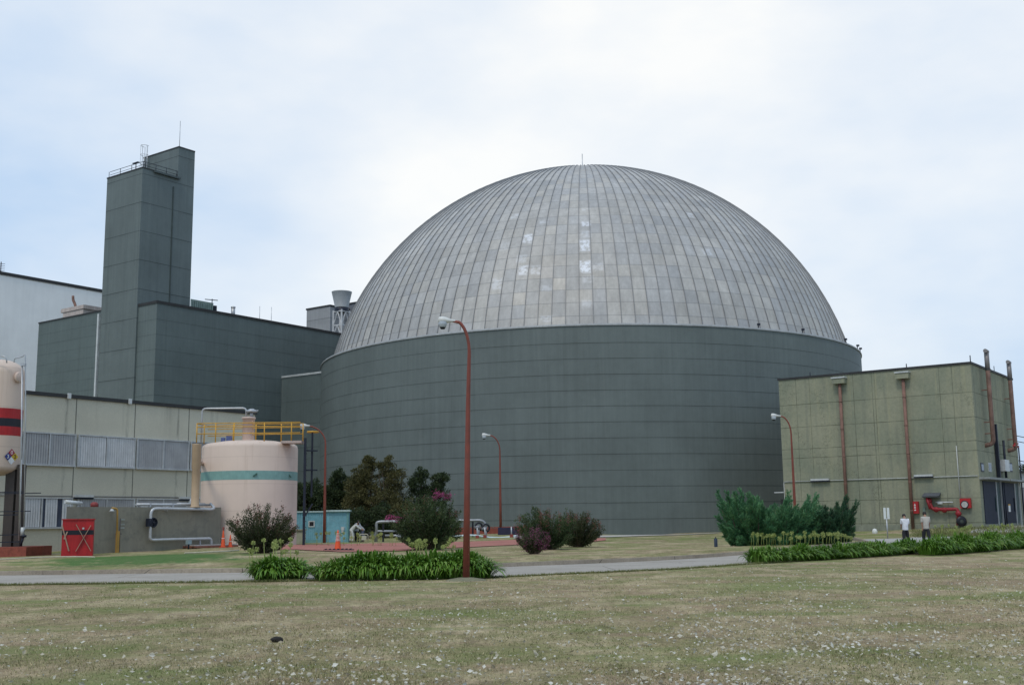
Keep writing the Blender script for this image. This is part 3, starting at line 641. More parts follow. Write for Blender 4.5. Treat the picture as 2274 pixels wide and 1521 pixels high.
# small box on post and yellow lamp post in front of concrete box
def on_ground(p): return Vector((p[0], p[1], T(p[0], p[1])))
q = on_ground(BX.at(*BX.uz(395, 1222), .9)); st = thing('service_post', 'small blue-grey box on a dark post under the silver pipe', 'junction box', q)
m = MB(); m.tube([q, q+Vector((0, 0, .3))], .05, 8); m.build('post', dark_steel, st); m = MB(); m.box(q+Vector((0, 0, .38)), (.26, .2, .22), DA, DB); m.build('housing', paint('box_bluegrey', (.25, .32, .34)), st)
q = on_ground(BX.at(*BX.uz(252, 1227), .3)); yl = thing('yard_lamp', 'yellow pole lamp with small white shade against the concrete box', 'lamp', q)
top = BX.at(*BX.uz(253, 1130), .3); arm = BX.at(*BX.uz(241, 1129), .3); m = MB(); m.tube(bend([q, Vector((top.x, top.y, top.z)), arm+Vector((0, 0, .03))], .12), .05, 8); zz = q.z; m.box((q.x, q.y, q.z+.55), (.16, .1, 1.1), DA, DB); m.build('pole', paint('ochre_paint', (.36, .21, .05), .6), yl)
m = MB(); m.lathe(arm-Vector((0, 0, .16)), [(0, .14), (.05, .14), (.16, 0), (.14, 0), (0, .08)], 14); m.build('lamp_shade', white_metal, yl)
m = MB(); p2 = on_ground(BX.at(*BX.uz(259, 1227), .2)); m.tube([p2, p2+Vector((0, 0, 1.75))], .03, 6); m.bar(p2+Vector((0, 0, .95))-DA*.25, p2+Vector((0, 0, .95))+DA*.1, .06); m.build('conduit', paint('conduit_brown', (.10, .08, .07)), yl)
# red cabinet with X braces
q = on_ground(pt(172, 1231, 55)); RB = Wall(pt(137, 1200, 55), DA*.35+Vector((1, 0, 0))*.65)
u1 = RB.uz(207, 1190)[0]; za, zb4 = q.z, RB.hit(172, 1154).z
rc = thing('red_cabinet', 'red steel cabinet with crossed braces and a black band beside the concrete box', 'cabinet', q)
m = MB(); c = RB.c.copy(); m.prism([c, c+RB.d*u1, c+RB.d*u1-RB.n*1.2, c-RB.n*1.2], za-.1, zb4); RB.slab(m, -.04, u1*.5-.02, zb4, zb4+.05, -1.2, .05); RB.slab(m, u1*.5+.02, u1+.04, zb4, zb4+.05, -1.2, .05)
m.build('housing', red_paint, rc)
m = MB(); zq = RB.hit(172, 1182).z; RB.slab(m, -.005, u1+.005, zq-.11, zq+.11, -.5, .006); m.build('black_band', black_paint, rc)
m = MB(); br = lambda x0, y0, x1, y1, o: m.bar(RB.at(*RB.uz(x0, y0), o), RB.at(*RB.uz(x1, y1), o), .055, .03)
br(138, 1166, 153, 1223, .04); br(169, 1164, 202, 1223, .035); br(202, 1166, 168, 1224, .06); br(150, 1180, 142, 1197, .03)
m.build('cross_brace', paint('brace_tan', (.33, .22, .16)), rc)
m = MB(); RB.slab(m, u1*.64, u1*.70, RB.hit(172, 1175).z, RB.hit(172, 1171).z, 0, .03); m.build('label_plate', white_metal, rc)
# ================================================================ PINK STORAGE TANK
pinkm = paint('pink_tank_paint', (.60, .46, .40), .6, 0, var=.06, sc=.5, dirt=(.54, .43, .34)); teal = paint('teal_band', (.20, .36, .33), .55, var=.12, sc=3)
def tankmat(col, ztop, seam):
    k = N(new_mat('weathered_tank_paint')); p = k.pos(); X, Y, Z = k.xyz(p)
    c = k.mulc(col, k.ramp(k.noise(p, .5, 5), .3, .7, .95, 1.05)); st = k.noise(k.scale(p, (3.5, 3.5, .10)), 1, 6, .75)
    c = k.mix(k.math('MULTIPLY', k.ramp(st, .54, .68, 0, .5), k.ramp(Z, ztop-4.5, ztop, .1, 1)), c, (.36, .25, .17))
    c = k.mix(k.math('MULTIPLY', k.ramp(k.noise(p, 3.5, 6, .8), .5, .7), k.ramp(Z, ztop-6.6, ztop-5, .5, 0)), c, (.30, .22, .17))
    fr = k.math('FRACT', k.math('DIVIDE', k.math('SUBTRACT', ztop+10, Z), seam)); ln = k.math('LESS_THAN', fr, .02)
    c = k.mix(k.math('MULTIPLY', ln, .22), c, (.25, .18, .14)); k.bump(k.math('ADD', k.noise(p, 4, 3), ln), .15, .02); return k.out(c, .6, 0, .3)
tb = pt(554, 1190, 68); tr = (pt(658, 1100, 68).x-pt(449, 1100, 68).x)/2*1.0; tcx = (pt(658, 1100, 68).x+pt(449, 1100, 68).x)/2
TC = Vector((tcx, 68, T(tcx, 68))); ztk = pt(658, 986, 68).z; 
tk = thing('storage_tank', 'fat pale pink cylindrical tank with a teal band and yellow roof railing', 'tank', TC)
m = MB(); m.lathe((TC.x, TC.y, 0), [(tr, TC.z-.3), (tr, ztk-.25), (tr-.05, ztk-.1), (tr-.2, ztk), (tr*.6, ztk+.16), (.01, ztk+.3)], 72); m.build('shell', tankmat((.64, .515, .43), ztk, 1.55), tk)
zA1, zA2 = pt(554, 1044, 65).z, pt(554, 1064, 65).z
m = MB(); m.lathe((TC.x, TC.y, 0), [(tr+.006, zA2), (tr+.006, zA1)], 72); m.build('teal_band', teal, tk)
sx = tr/104.5
def TP(dx, z, dy=None):  # point on front half of the tank, dx in photo pixels from axis
    x = dx*sx; y = -math.sqrt(max(tr*tr-x*x, 0)) if dy is None else dy; return Vector((TC.x+x, TC.y+y, z))
m = MB(); zr_ = pt(554, 945, 68).z; 
deck = ztk+.12
for i, dx in enumerate((-101, -94, -60, -30, -20, 20, 46, 76, 105, 124)): p = Vector((TC.x+dx*sx, TC.y+(-1 if i % 2 else -1.9), deck-.1)); m.tube([p, Vector((p.x, p.y, zr_))], .035, 6)
for zq in (zr_, zr_-.22, deck+.42):
    m.tube([Vector((TC.x-tr*.97, TC.y-1.9, zq)), Vector((TC.x+124*sx, TC.y-1.9, zq))], .032, 6)
    m.tube([Vector((TC.x-tr*.9, TC.y-.2, zq)), Vector((TC.x+50*sx, TC.y-1., zq)), Vector((TC.x+124*sx, TC.y-1, zq))], .028, 6)
m.tube([Vector((TC.x-tr*.97, TC.y-1.9, zr_)), Vector((TC.x-tr*.9, TC.y-.2, zr_))], .03, 6)
m.build('roof_railing', yellow_paint, tk)
m = MB(); m.box((TC.x+105*sx, TC.y-1.45, deck-.12), (44*sx, 1.0, .14)); m.build('landing', paint('landing_pink', (.42, .33, .29)), tk)
m = MB(); dz = pt(553, 930, 68).z; m.lathe((TC.x, TC.y-.6, 0), [(13*sx, deck-.2), (13*sx, dz-.06), (15.5*sx, dz-.06), (15.5*sx, dz+.03), (0, dz+.08)], 24); m.build('manway', pinkm, tk)
m = MB(); x0 = TC.x-104*sx; y0 = TC.y-.6; z9 = pt(500, 905, 67).z
m.tube(bend([(x0, y0, deck), (x0, y0, z9), (TC.x-6*sx, y0, z9), (TC.x-6*sx, y0, dz+.1)], .25), .055, 8); m.build('vent_pipe', alu, tk)
m = MB(); q = Vector((TC.x+6*sx, y0, dz+.25)); m.tube([q-Vector((0, 0, .25)), q+Vector((0, 0, .12))], .1, 8); m.lathe(q+Vector((0, 0, .1)), [(0, 0), (.36, .0), (.3, .1), (.1, .2), (0, .2)], 14); m.bar(q+Vector((-.3, 0, .08)), q+Vector((.4, 0, .2)), .07)
m.build('relief_valve', galv, tk)
m = MB()
for dx, ang in ((35, .6), (97, -.8)):
    m = MB(); p = TP(dx, (zA1+zA2)/2); p.y -= .05; m.bar(p+Vector((-.13*math.cos(ang), 0, -.13*math.sin(ang))), p+Vector((.13*math.cos(ang), 0, .13*math.sin(ang))), .08); m.build('lug', paint('lug_green', (.04, .10, .08)), tk)
m = MB(); p = Vector((TC.x-50*sx, TC.y-1.2, deck)); m.box(p+Vector((0, 0, .1)), (.22, .2, .25)); m.box(p+Vector((.35, 0, .16)), (.3, .2, .34)); m.build('roof_fitting', paint('fitting_blue', (.10, .13, .28)), tk)
# ladder tower right of tank
lp = on_ground((pt(676, 1215, 66.5).x, 66.5)); ld = thing('tank_ladder', 'tall black ladder frame with a yellow hoop right of the pink tank', 'ladder', lp)
m = MB(); z1 = pt(690, 958, 66.5).z; z0 = lp.z; X1 = pt(676, 1100, 66.5).x; X2 = pt(689, 1100, 66.5).x; X3 = pt(701, 1100, 66.5).x
m.box((X1, 66.5, (z0+zr_-.9)/2), (.13, .13, zr_-.9-z0)); m.box((X2, 66.9, (z0+z1)/2+1.4), (.1, .1, z1-z0-2.8))
for yy in (1000, 1043): zz = pt(690, yy, 66.5).z; m.bar((X1, 66.6, zz), (X3, 66.9, zz), .08)
m.bar((X1, 66.4, z0+1.6), (X1+.5, 66.4, z0+2.4), .08)
for zz in np.arange(z0+.4, z1-.4, .33): m.tube([(X1, 66.55, zz), (X1+.02, 67.1, zz)], .02, 5)
m.build('frame', dark_steel, ld)
m = MB(); m.tube([(X1+.05+.32*(1-math.cos(a)), 66.9+.35*math.sin(a), z1) for a in np.linspace(0, 6.2, 16)], .05, 6); m.build('hoop', yellow_paint, ld)
# tan standpipe beside the tank
sp_ = pt(433, 1118, 63.2); q = Vector((sp_.x, 63.2, zbx)); cbp = thing('standpipe', 'tall tan vertical pipe standing on the concrete box left of the pink tank', 'pipe', (q.x, q.y, zbx))
m = MB(); z1 = pt(434, 986, 63.2).z; zm = pt(434, 1040, 63.2).z; r = 9.5*63.2/F; m.lathe((q.x, q.y, 0), [(r*1.15, zbx), (r*.92, zbx+.1), (r*.92, zm-.05), (r*1.05, zm), (r*1.05, z1-.05), (r*1.15, z1), (0, z1+.03)], 24)
m.build('pipe', paint('tan_pipe', (.46, .33, .21), .6, var=.08), cbp)
m = MB(); z2 = pt(434, 1022, 63.2).z; m.tube([(q.x+r, q.y, z2), (TC.x-tr+.15, TC.y-.8, z2)], .1, 8); m.build('branch', pinkm, cbp)
# ================================================================ STRIPED PRESSURE VESSEL (left edge)
VY = 60.; vx = pt(-8, 1000, VY).x; vr = pt(45, 960, VY).x-vx; VC = Vector((vx, VY, T(vx, VY)))
vs_ = thing('pressure_vessel', 'tall pink upright gas vessel with red and black bands at the left picture edge', 'tank', VC)
zvt = pt(10, 799, VY).z; zsh = pt(30, 826, VY-1).z; zbt = pt(30, 1036, VY).z; zbb = pt(-8, 1057, VY).z
pv = paint('vessel_pink', (.60, .46, .38), .5, 0, var=.05, sc=.6)
m = MB(); pr_ = [(vr*math.sin(a), zbt-(zbt-zbb)*math.cos(a)) for a in np.linspace(0.001, math.pi/2, 8)]+[(vr*math.cos(a), zsh+(zvt-zsh)*math.sin(a)) for a in np.linspace(0, math.pi/2, 10)]
m.lathe((VC.x, VC.y, 0), pr_, 56); m.build('shell', tankmat((.62, .49, .40), zvt, 2.1), vs_)
for nm, y0, y1, mt in (('red_band', 907, 929, red_paint), ('black_band', 929, 947, black_paint), ('red_band', 947, 967, red_paint)):
    m = MB(); m.lathe((VC.x, VC.y, 0), [(vr+.006, pt(20, y1, VY-.6).z), (vr+.006, pt(20, y0, VY-.6).z)], 56); m.build(nm, mt, vs_)
def VP(px, py, off=.0):   # point and frame on vessel front
    x = pt(px, py, VY-.9).x-VC.x; x = max(min(x, vr*.98), -vr*.98); y = -math.sqrt(vr*vr-x*x); n = Vector((x, y, 0))/vr
    return Vector((VC.x+x, VC.y+y, pt(px, py, VY+y).z))+n*off, n
p, n = VP(31, 838); m = MB(); m.lathe(p, [(0, .2), (.27, .2), (.29, .16), (.29, .1), (.22, .1), (.22, -.1)], 24, n); m.cur = 1
for a in np.linspace(0, 6.28, 13)[:-1]: uu = n.orthogonal().normalized(); ww = n.cross(uu); m.tube([p+(uu*math.cos(a)+ww*math.sin(a))*.22+n*.19, p+(uu*math.cos(a)+ww*math.sin(a))*.22+n*.225], .018, 6)
m.build('manhole', [pv, galv], vs_)
p, n = VP(19, 1014, .015); rt = Vector((-n.y, n.x, 0)); up = Vector((0, 0, 1)); hs = .30*1.414
dm = thing_ = None
def quadp(cx_, cz_, h):
    c = p+rt*cx_+up*cz_; return [c-rt*h, c-up*h, c+rt*h, c+up*h]
h = hs/2
m = MB()
for i, (cx_, cz_) in enumerate(((-h, 0), (0, h), (h, 0), (0, -h))): m.cur = i; m.poly(quadp(cx_, cz_, h*.97))
dia = m.build('hazard_diamond', [paint('dia_blue', (.03, .05, .22)), paint('dia_red', (.30, .03, .05)), paint('dia_yellow', (.55, .38, .03)), paint('dia_white', (.7, .7, .7))], vs_)
def text_part(s, loc, right, upv, size, mat, name, parent, bold=.02):
    cu = bpy.data.curves.new(name, 'FONT'); cu.body = s; cu.size = size; cu.align_x = 'CENTER'; cu.align_y = 'CENTER'; cu.extrude = .003; cu.offset = bold*size
    o = bpy.data.objects.new(name, cu); COL.objects.link(o); dg = bpy.context.evaluated_depsgraph_get(); me = bpy.data.meshes.new_from_object(o.evaluated_get(dg)); bpy.data.objects.remove(o)
    nr = right.cross(upv); M = Matrix((right, upv, nr)).transposed().to_4x4(); M.translation = Vector(loc)-Vector(ORG.get(parent.name, (0, 0, 0)))
    me.transform(M); me.materials.clear(); me.materials.append(mat); ob = bpy.data.objects.new(name, me); COL.objects.link(ob); ob.parent = parent; ORG[ob.name] = ORG.get(parent.name, (0, 0, 0)); return ob
text_part('3', p+rt*-h+n*.012, rt, up, .27, paint('digit_white', (.75, .75, .75)), 'numeral', dia)
text_part('0', p+up*h+n*.012, rt, up, .27, paint('digit_pink', (.75, .55, .55)), 'numeral', dia)
text_part('2', p+rt*h+n*.012, rt, up, .27, paint('digit_dark', (.10, .03, .02)), 'numeral', dia)
m = MB()
for dx, w_ in ((14, 20), (36, 13), (-30, 16)):
    xx = pt(dx+8, 1130, VY).x; m.prism([(xx-w_*.012, VY-.2), (xx+w_*.012, VY-.2), (xx+w_*.012, VY+.2), (xx-w_*.012, VY+.2)], VC.z+.3, zbt+.1)
m.build('leg', paint('vessel_leg', (.055, .045, .04), .7), vs_)
m = MB()
def vpx(x, y, Y=VY-1.3): return pt(x, y, Y)
m.tube(bend([vpx(-10, 790), vpx(14, 792), vpx(15, 806)], .15), .035, 6); m.tube(bend([vpx(31, 805), vpx(32, 796), vpx(50, 792), vpx(56, 786), vpx(57, 900), vpx(53, 1200)], .2), .03, 6)
m.tube([vpx(49, 812), vpx(48, 960), vpx(42, 1200)], .045, 6); m.box(vpx(52, 810), (.24, .15, .14)); m.tube([vpx(47, 1020), vpx(44, 1170)], .04, 6)
m.build('side_pipe', galv, vs_)
m = MB()
for x1, y_, x0 in ((52, 1092, -20), (91, 1095, -20), (68, 1135, -20), (40, 1143, -20), (40, 1187, -10), (44, 1203, -10)): m = MB(); m.bar(vpx(x0, y_+1), vpx(x1, y_-.6), .045); m.build('cage_rail', dark_steel, vs_)
m = MB(); c = vpx(50, 1180); m.tube([c+Vector((0, 0, -.2)), c+Vector((0, 0, .22))], .1, 10); m.build('gauge', white_metal, vs_)
m = MB(); c = vpx(53, 1190); m.lathe(c, [(0, -.06), (.13, -.06), (.13, .06), (0, .06)], 12, (0, 0, 1)); m.tube([c, c-Vector((.15, 0, .5))], .06, 8); m.build('valve', dark_steel, vs_)
q = on_ground(pt(20, 1237, 58.5)); brick = paint('red_brick', (.24, .065, .045), .85, 0, var=.25, sc=4, dirt=(.30, .09, .05))
x0 = pt(-40, 1220, 58).x; x1 = pt(60, 1220, 58.5).x; x2 = pt(93, 1220, 60.2).x; zt0 = pt(50, 1214, 58.5).z
m = MB(); m.prism([(x0, 58.2), (x1, 58.4), (x2, 60.2), (x2-.2, 62), (x0, 62)], q.z-.3, zt0); m.build('plinth', brick, vs_)
# ================================================================ OLIVE BUILDING (right)
OC = pt(2169, 990, 85); zo = pt(2157, 805, 85).z
OF = Wall(OC, DB); OS = Wall(OC, DA)
uf = ((OF.hit(1732, 842)-OF.c).dot(OF.d)+(OF.hit(1741, 1160)-OF.c).dot(OF.d))/2; us = ((OS.hit(2254, 850)-OS.c).dot(OS.d)+(OS.hit(2267, 1165)-OS.c).dot(OS.d))/2
def olive():
    k = N(new_mat('olive_concrete')); p = k.pos(); X, Y, Z = k.xyz(p)
    uF = k.math('ADD', k.math('MULTIPLY', k.math('SUBTRACT', X, OC.x), DB.x), k.math('MULTIPLY', k.math('SUBTRACT', Y, OC.y), DB.y))
    uS = k.math('ADD', k.math('MULTIPLY', k.math('SUBTRACT', X, OC.x), DA.x), k.math('MULTIPLY', k.math('SUBTRACT', Y, OC.y), DA.y))
    onF = k.math('LESS_THAN', uS, .25)
    c = k.mix(k.ramp(k.noise(p, .28, 5, .6), .35, .62), (.215, .23, .168), (.29, .287, .205))
    streak = k.noise(k.scale(p, (1.3, 1.3, .05)), 1, 6, .72)
    c = k.mix(k.ramp(streak, .50, .64, 0, .55), c, (.17, .18, .145)); s2 = k.noise(k.scale(p, (2.2, 2.2, .11), (5, 3, 1)), 1, 5, .7)
    c = k.mix(k.math('MULTIPLY', k.ramp(s2, .54, .68, 0, .6), k.ramp(Z, 2, 11, .3, 1)), c, (.32, .31, .20))
    c = k.mulc(c, k.ramp(k.noise(p, 5, 5, .75), .3, .7, .88, 1.12)); c = k.mulc(c, k.ramp(Z, .4, 13, .98, 1.02))
    # damp cracks
    v = k.n('ShaderNodeTexVoronoi', feature='DISTANCE_TO_EDGE'); wv = k.n('ShaderNodeVectorMath', operation='ADD'); k.put(wv.inputs[0], k.scale(p, (.42, .42, .16))); nz = k.n('ShaderNodeTexNoise'); k.put(nz.inputs['Vector'], k.scale(p, (.8, .8, .8))); k.put(wv.inputs[1], k.scale(nz.outputs['Color'], (.55, .55, .55))); k.put(v.inputs['Vector'], wv.outputs[0]); v.inputs['Scale'].default_value = 1
    c = k.mix(k.math('MULTIPLY', k.math('LESS_THAN', v.outputs['Distance'], .010), k.ramp(k.noise(p, .3, 3), .45, .55, 0, .38)), c, (.07, .075, .05))
    jm = None
    zs = [OF.hit(2160, y).z for y in (870, 925, 978, 1000, 1105, 1160)]
    for z_ in zs:
        j = k.math('LESS_THAN', k.math('ABSOLUTE', k.math('SUBTRACT', Z, z_)), .03); jm = j if jm is None else k.math('MAXIMUM', jm, j)
    for x_, y_ in ((1772, 950), (1802, 950), (1900, 950), (1942, 950), (1948, 950), (2093, 950), (2122, 950)):
        u = OF.uz(x_, y_)[0]; j = k.math('MULTIPLY', onF, k.math('LESS_THAN', k.math('ABSOLUTE', k.math('SUBTRACT', uF, u)), .022)); jm = k.math('MAXIMUM', jm, j)
    for u in (3.2, 6.4, 9.6): jm = k.math('MAXIMUM', jm, k.math('MULTIPLY', k.math('GREATER_THAN', uS, .3), k.math('LESS_THAN', k.math('ABSOLUTE', k.math('SUBTRACT', uS, u)), .022)))
    jj = k.noise(p, .8, 3)
    c = k.mix(k.math('MULTIPLY', jm, k.ramp(jj, .35, .6, .3, .65)), c, (.05, .055, .035))
    k.bump(k.math('SUBTRACT', k.noise(p, 12, 4), jm), .25, .03); return k.out(c, .9, 0, .12)
ob = thing('olive_building', 'box-shaped weathered olive concrete building with rusty downpipes on the right', 'building', (OC.x, OC.y, .6))
OM = olive(); m = MB(); a = OF.c; m.prism([a, a+DB*uf, a+DB*uf+DA*us, a+DA*us], -.2, zo-.03); m.build('wall', OM, ob)
m = MB(); OF.slab(m, -.08, uf+.08, zo-.1, zo+.07, -.3, .08); OS.slab(m, .0, us+.08, zo-.1, zo+.07, -.3, .08); m.build('roof_edge', black_edge, ob)
m = MB(); OF.slab(m, .0, uf, .2, OF.hit(2160, 1164).z, .0, .09); OS.slab(m, -.09, us, .2, OF.hit(2160, 1164).z, .0, .09); m.build('plinth', paint('olive_plinth', (.2, .21, .16), .9), ob)
q8 = OF.hit
for xa, xb, ya, yb, dx, dyb in ((1853, 1880, 840, 854, 1867, 1150), (1993, 2021, 828, 843, 2009, 1164)):
    m = MB(); u0, z0 = OF.uz(xa, yb); u1, z1 = OF.uz(xb, ya); OF.slab(m, u0, u1, z0, z1, 0, .55); m.cur = 1; OF.slab(m, u0+.05, u1-.05, z1, z1+.1, 0, .62); hb = m.build('rain_hopper', [OM, white_metal], ob)
    uc = (u0+u1)/2; m = MB(); m.tube([OF.at(uc, z0+.05, .25), OF.at(uc, .5, .25)], .13, 10)
    for zz in np.arange(2, z0, 2.2): m.tube([OF.at(uc, zz, .25), OF.at(uc, zz+.08, .25)], .155, 10)
    m.build('downpipe', rust, ob)
zc = OF.hit(1960, 1063).z
m = MB(); m.tube([OF.at(.1, zc, .06), OF.at(uf-.05, zc, .06)], .045, 6); m.tube([OF.at(uf-.05, zc, .06), OF.at(uf-.05, 1, .06)], .03, 6); uq, zq = OF.uz(2124, 990); m.tube([OF.at(uq, zq, .05), OF.at(uq, OF.hit(2124, 1118).z, .05)], .045, 6)
m.build('conduit', paint('conduit_pale', (.40, .41, .38)), ob)
for xa, xb, y in ((1803, 1843, 1067), (2032, 2073, 1058)):
    m = MB(); u0, z = OF.uz(xa, y); u1, _ = OF.uz(xb, y); OF.slab(m, u0, u1, z-.02, z+.13, .05, .3); m.cur = 1; OF.slab(m, u0+.03, u1-.03, z-.12, z-.02, .1, .26); m.build('tube_light', [white_metal, dark_steel], ob)
m = MB(); u, z = OF.uz(1738, 1093); m.box(OF.at(uf+.35, z, .0), (.8, .5, .08), DB, DA); m.build('side_canopy', white_metal, ob)
m = MB(); OF.slab(m, uf+.0, uf+.35, .3, OF.hit(1738, 1100).z-.3, -.9, -.05); m.build('side_door_reveal', paint('reveal_dark', (.02, .02, .02)), ob)
for x_, y_ in ((1799, 832), (2013, 815), (2155, 802)):
    m = MB(); u, _ = OF.uz(x_, y_); m.tube([OF.at(u, zo, .0), OF.at(u, zo+(.35 if x_ < 2100 else .55), .0)], .04, 5); m.build('roof_peg', dark_steel, ob)
for u_ in (us*.55, us*.97):
    m = MB(); m.tube([OS.at(u_, zo, 0), OS.at(u_, zo+.5, 0)], .03, 5); m.build('roof_peg', dark_steel, ob)
# exhaust pipes on side wall
def SDP(x, y, o=.0): u, z = OS.uz(x, y); return OS.at(u, z, o)
ex = thing('exhaust_pipe', 'nearer rusty exhaust pipe with flat cap on the olive building side wall', 'pipe', SDP(2180, 990, .4), 'rusty exhaust pipes on the side wall')
p_t = SDP(2186, 782, .0); uo = OS.uz(2183, 900)[0]; zt5 = OS.uz(2183, 786)[1]; zb5 = OS.uz(2186, 985)[1]
m = MB(); m.tube(bend([OS.at(uo, zt5-.05, .55), OS.at(uo, zb5, .55), OS.at(uo-.3, zb5-.15, -.1)], .45, 6), .17, 12); m.build('pipe', paint('exhaust_rust', (.15, .09, .07), .8, var=.35, dirt=(.10, .065, .055)), ex)
m = MB(); m.tube([OS.at(uo-.35, zt5+.02, .55), OS.at(uo+.3, zt5+.0, .55)], .16, 10); m.tube([OS.at(uo, zt5-1.5, .55), OS.at(uo, zt5-.03, .55)], .185, 12); m.cur = 1
for i in range(1): m.tube([OS.at(uo, zt5-1.4, .55), OS.at(uo, zt5-1.36, .55)], .225, 10)
m.build('cap', [paint('pipe_top_grey', (.22, .2, .19), .5, .4), dark_steel], ex)
m = MB()
for zz in (zt5-3, zt5-5.5, zb5+.8): m = MB(); OS.slab(m, uo-.05, uo+.05, zz-.04, zz+.04, 0, .6); m.build('bracket', rust, ex)
uo2 = OS.uz(2232, 900)[0]; zt6 = OS.uz(2228, 808)[1]; dlt = OS.at(uo2, 0, 0)-OS.at(uo, 0, 0)
e2 = copy_thing(ex, Vector(ex.location)+dlt+Vector((0, 0, min(zt6-zt5, .3))), 'farther rusty exhaust pipe, the one with the red branch near its foot')
m = MB(); q = OS.at(uo2, OS.uz(2234, 990)[1], .55); m.bar(q+DA*-.7, q+DA*.9+Vector((0, 0, .25)), .12); m.bar(q+DA*-.2+Vector((0, 0, .2)), q+DA*.9+Vector((0, 0, -.05)), .1)
ORG[e2.name] = tuple(e2.location); m.build('red_branch', red_paint, e2)
# side-wall openings
blued = paint('dark_blue_door', (.012, .017, .034), .6, var=.2, spec=.2); tealg = paint('door_green_panel', (.03, .06, .06), .45)
Zs = lambda x, y: OS.uz(x, y)
z_head = Zs(2190, 1068)[1]; z_sill = .55
for u0, u1, lb_ in ((us*.06, us*.34, None), (us*.52, us*.80, None)):
    m = MB(); OS.slab(m, u0, u1, z_sill, z_head, .0, .06); dr = m.build('door', blued, ob)
    m = MB(); OS.slab(m, u1+.05, u1+us*.1, z_sill, z_head, .0, .05); m.build('door_leaf', tealg, dr)
    m = MB(); OS.slab(m, u1-.04, u1+.08, z_sill, z_head, .06, .12); OS.slab(m, u1+us*.1, u1+us*.1+.14, z_sill, z_head+.1, 0, .16); m.build('door_frame', white_metal, dr)
    m = MB(); OS.slab(m, u1-.5, u1-.42, 1.9, 3.0, .06, .14); m.build('handle', tealg if u0 < 2 else dark_steel, dr)
m = MB(); OS.slab(m, us*.52+1.2, us*.52+1.8, OS.uz(2241, 1136)[1], OS.uz(2241, 1122)[1], .06, .09); m.cur = 1; OS.slab(m, us*.52+1.2, us*.52+1.8, OS.uz(2241, 1122)[1], OS.uz(2241, 1119)[1], .06, .095)
m.build('paper_notice', [paint('paper', (.7, .7, .68)), yellow_paint], ob)
m = MB(); OS.slab(m, -.02, us*.47, z_head+.1, z_head+.25, 0, .75); OS.slab(m, us*.5, us+.3, z_head+.1, z_head+.25, 0, .75); m.build('door_canopy', paint('canopy_grey', (.22, .23, .22)), ob)
for x_ in (2181, 2198, 2229, 2244):
    u0, z0 = Zs(x_-2.6, 1047); u1, z1 = Zs(x_+2.6, 1028); m = MB(); OS.slab(m, u0, u1, z0, z1, 0, .03); wf = m.build('window', frame_m if x_ == 2198 else dark_steel, ob); m = MB(); OS.slab(m, u0+.1, u1-.1, z0+.1, z1-.1, .03, .045); m.build('pane', paint('dark_glass', (.02, .03, .05), .1, spec=.6), wf)
m = MB(); u0, z0 = Zs(2217, 1046); u1, z1 = Zs(2225, 1022); OS.slab(m, u0, u1, z0, z1, .05, .55); m.build('wall_unit', white_metal, ob)
m = MB(); u0, z0 = Zs(2213, 1060); OS.slab(m, u0, u0+.25, z0, z0+4.2, .05, .3); u3 = Zs(2225, 1050)[0]; m.tube([OS.at(u3, z0, .3), OS.at(u3, z0+3, .3)], .1, 8); m.build('wall_pipework', dark_steel, ob)
m = MB(); m.tube([OS.at(us*.96, z_sill, .2), OS.at(us*.96, z_head+3.2, .2)], .06, 6); m.build('corner_pipe', dark_steel, ob); m = MB()
m.tube([OS.at(us*.42, z_sill, .3), OS.at(us*.42, z_head, .3)], .06, 6); m.tube([OS.at(us*.47, z_sill, .3), OS.at(us*.47, z_head, .3)], .05, 6); m.build('door_post', dark_steel, ob)
# hydrant set
hy = thing('hydrant_pipework', 'red fire-water pipe set with grey hood on the olive wall', 'fire pipe', OF.at(*OF.uz(2130, 1164), .3))
FP = lambda x, y, o=.3: OF.at(*OF.uz(x, y), o)
m = MB(); m.tube(bend([FP(2063, 1105), FP(2073, 1130, .35), FP(2098, 1131, .35), FP(2127, 1130), FP(2131, 1137), FP(2130, 1166)], .2), .13, 10)
for x_, y_ in ((2082, 1131), (2100, 1132), (2131, 1140), (2066, 1112)): m.lathe(FP(x_, y_, .33), [(0, -.12), (.2, -.12), (.2, .12), (0, .12)], 12, OF.n)
m.tube([FP(2062, 1105, .45), FP(2070, 1130, .5)], .11, 8); m.build('pipe', paint('hydrant_red', (.25, .018, .024), .5, var=.2), hy)
m = MB(); u0, z0 = OF.uz(2053, 1103); u1, _ = OF.uz(2090, 1103); c = OF.at((u0+u1)/2, z0+.12, .35); m.box(c, (abs(u1-u0), .7, .1), OF.d, (OF.n*.9-Vector((0, 0, .35))).normalized(), (OF.n*.35+Vector((0, 0, .9))).normalized()); m.box(c-Vector((0, 0, .12)), (abs(u1-u0)*.9, .4, .16), OF.d, OF.n)
m.build('hood', paint('hood_grey', (.085, .09, .10)), hy)
m = MB(); m.tube([FP(2080, 1115, .25), FP(2118, 1115, .2)], .06, 8); m.box(FP(2090, 1116, .25), (.35, .15, .2), OF.d, OF.n); m.build('white_pipe', white_metal, hy)
c = FP(2138, 1157, .35); m = MB(); m.lathe(c, [(.15, -.08), (.36, -.08), (.40, 0), (.36, .08), (.15, .08)], 22, (OF.n*.8+DB*-.6)); m.cur = 1; m.lathe(c, [(0, -.05), (.3, -.05), (.3, .05), (0, .05)], 16, (OF.n*.8+DB*-.6))
tag(m.build('hose_coil', [black_paint, paint('coil_grey', (.06, .07, .06))], None, c), 'dark round hose coil at the foot of the red riser', 'hose coil')
hc = thing('hose_cabinet', 'red hose reel box with a pale round face near the olive building corner', 'hose box', FP(2148, 1130, .0))
m = MB(); u0, z0 = OF.uz(2135, 1128); u1, z1 = OF.uz(2157, 1106); OF.slab(m, u0, u1, z0, z1, .02, .3); m.build('housing', red_paint, hc)
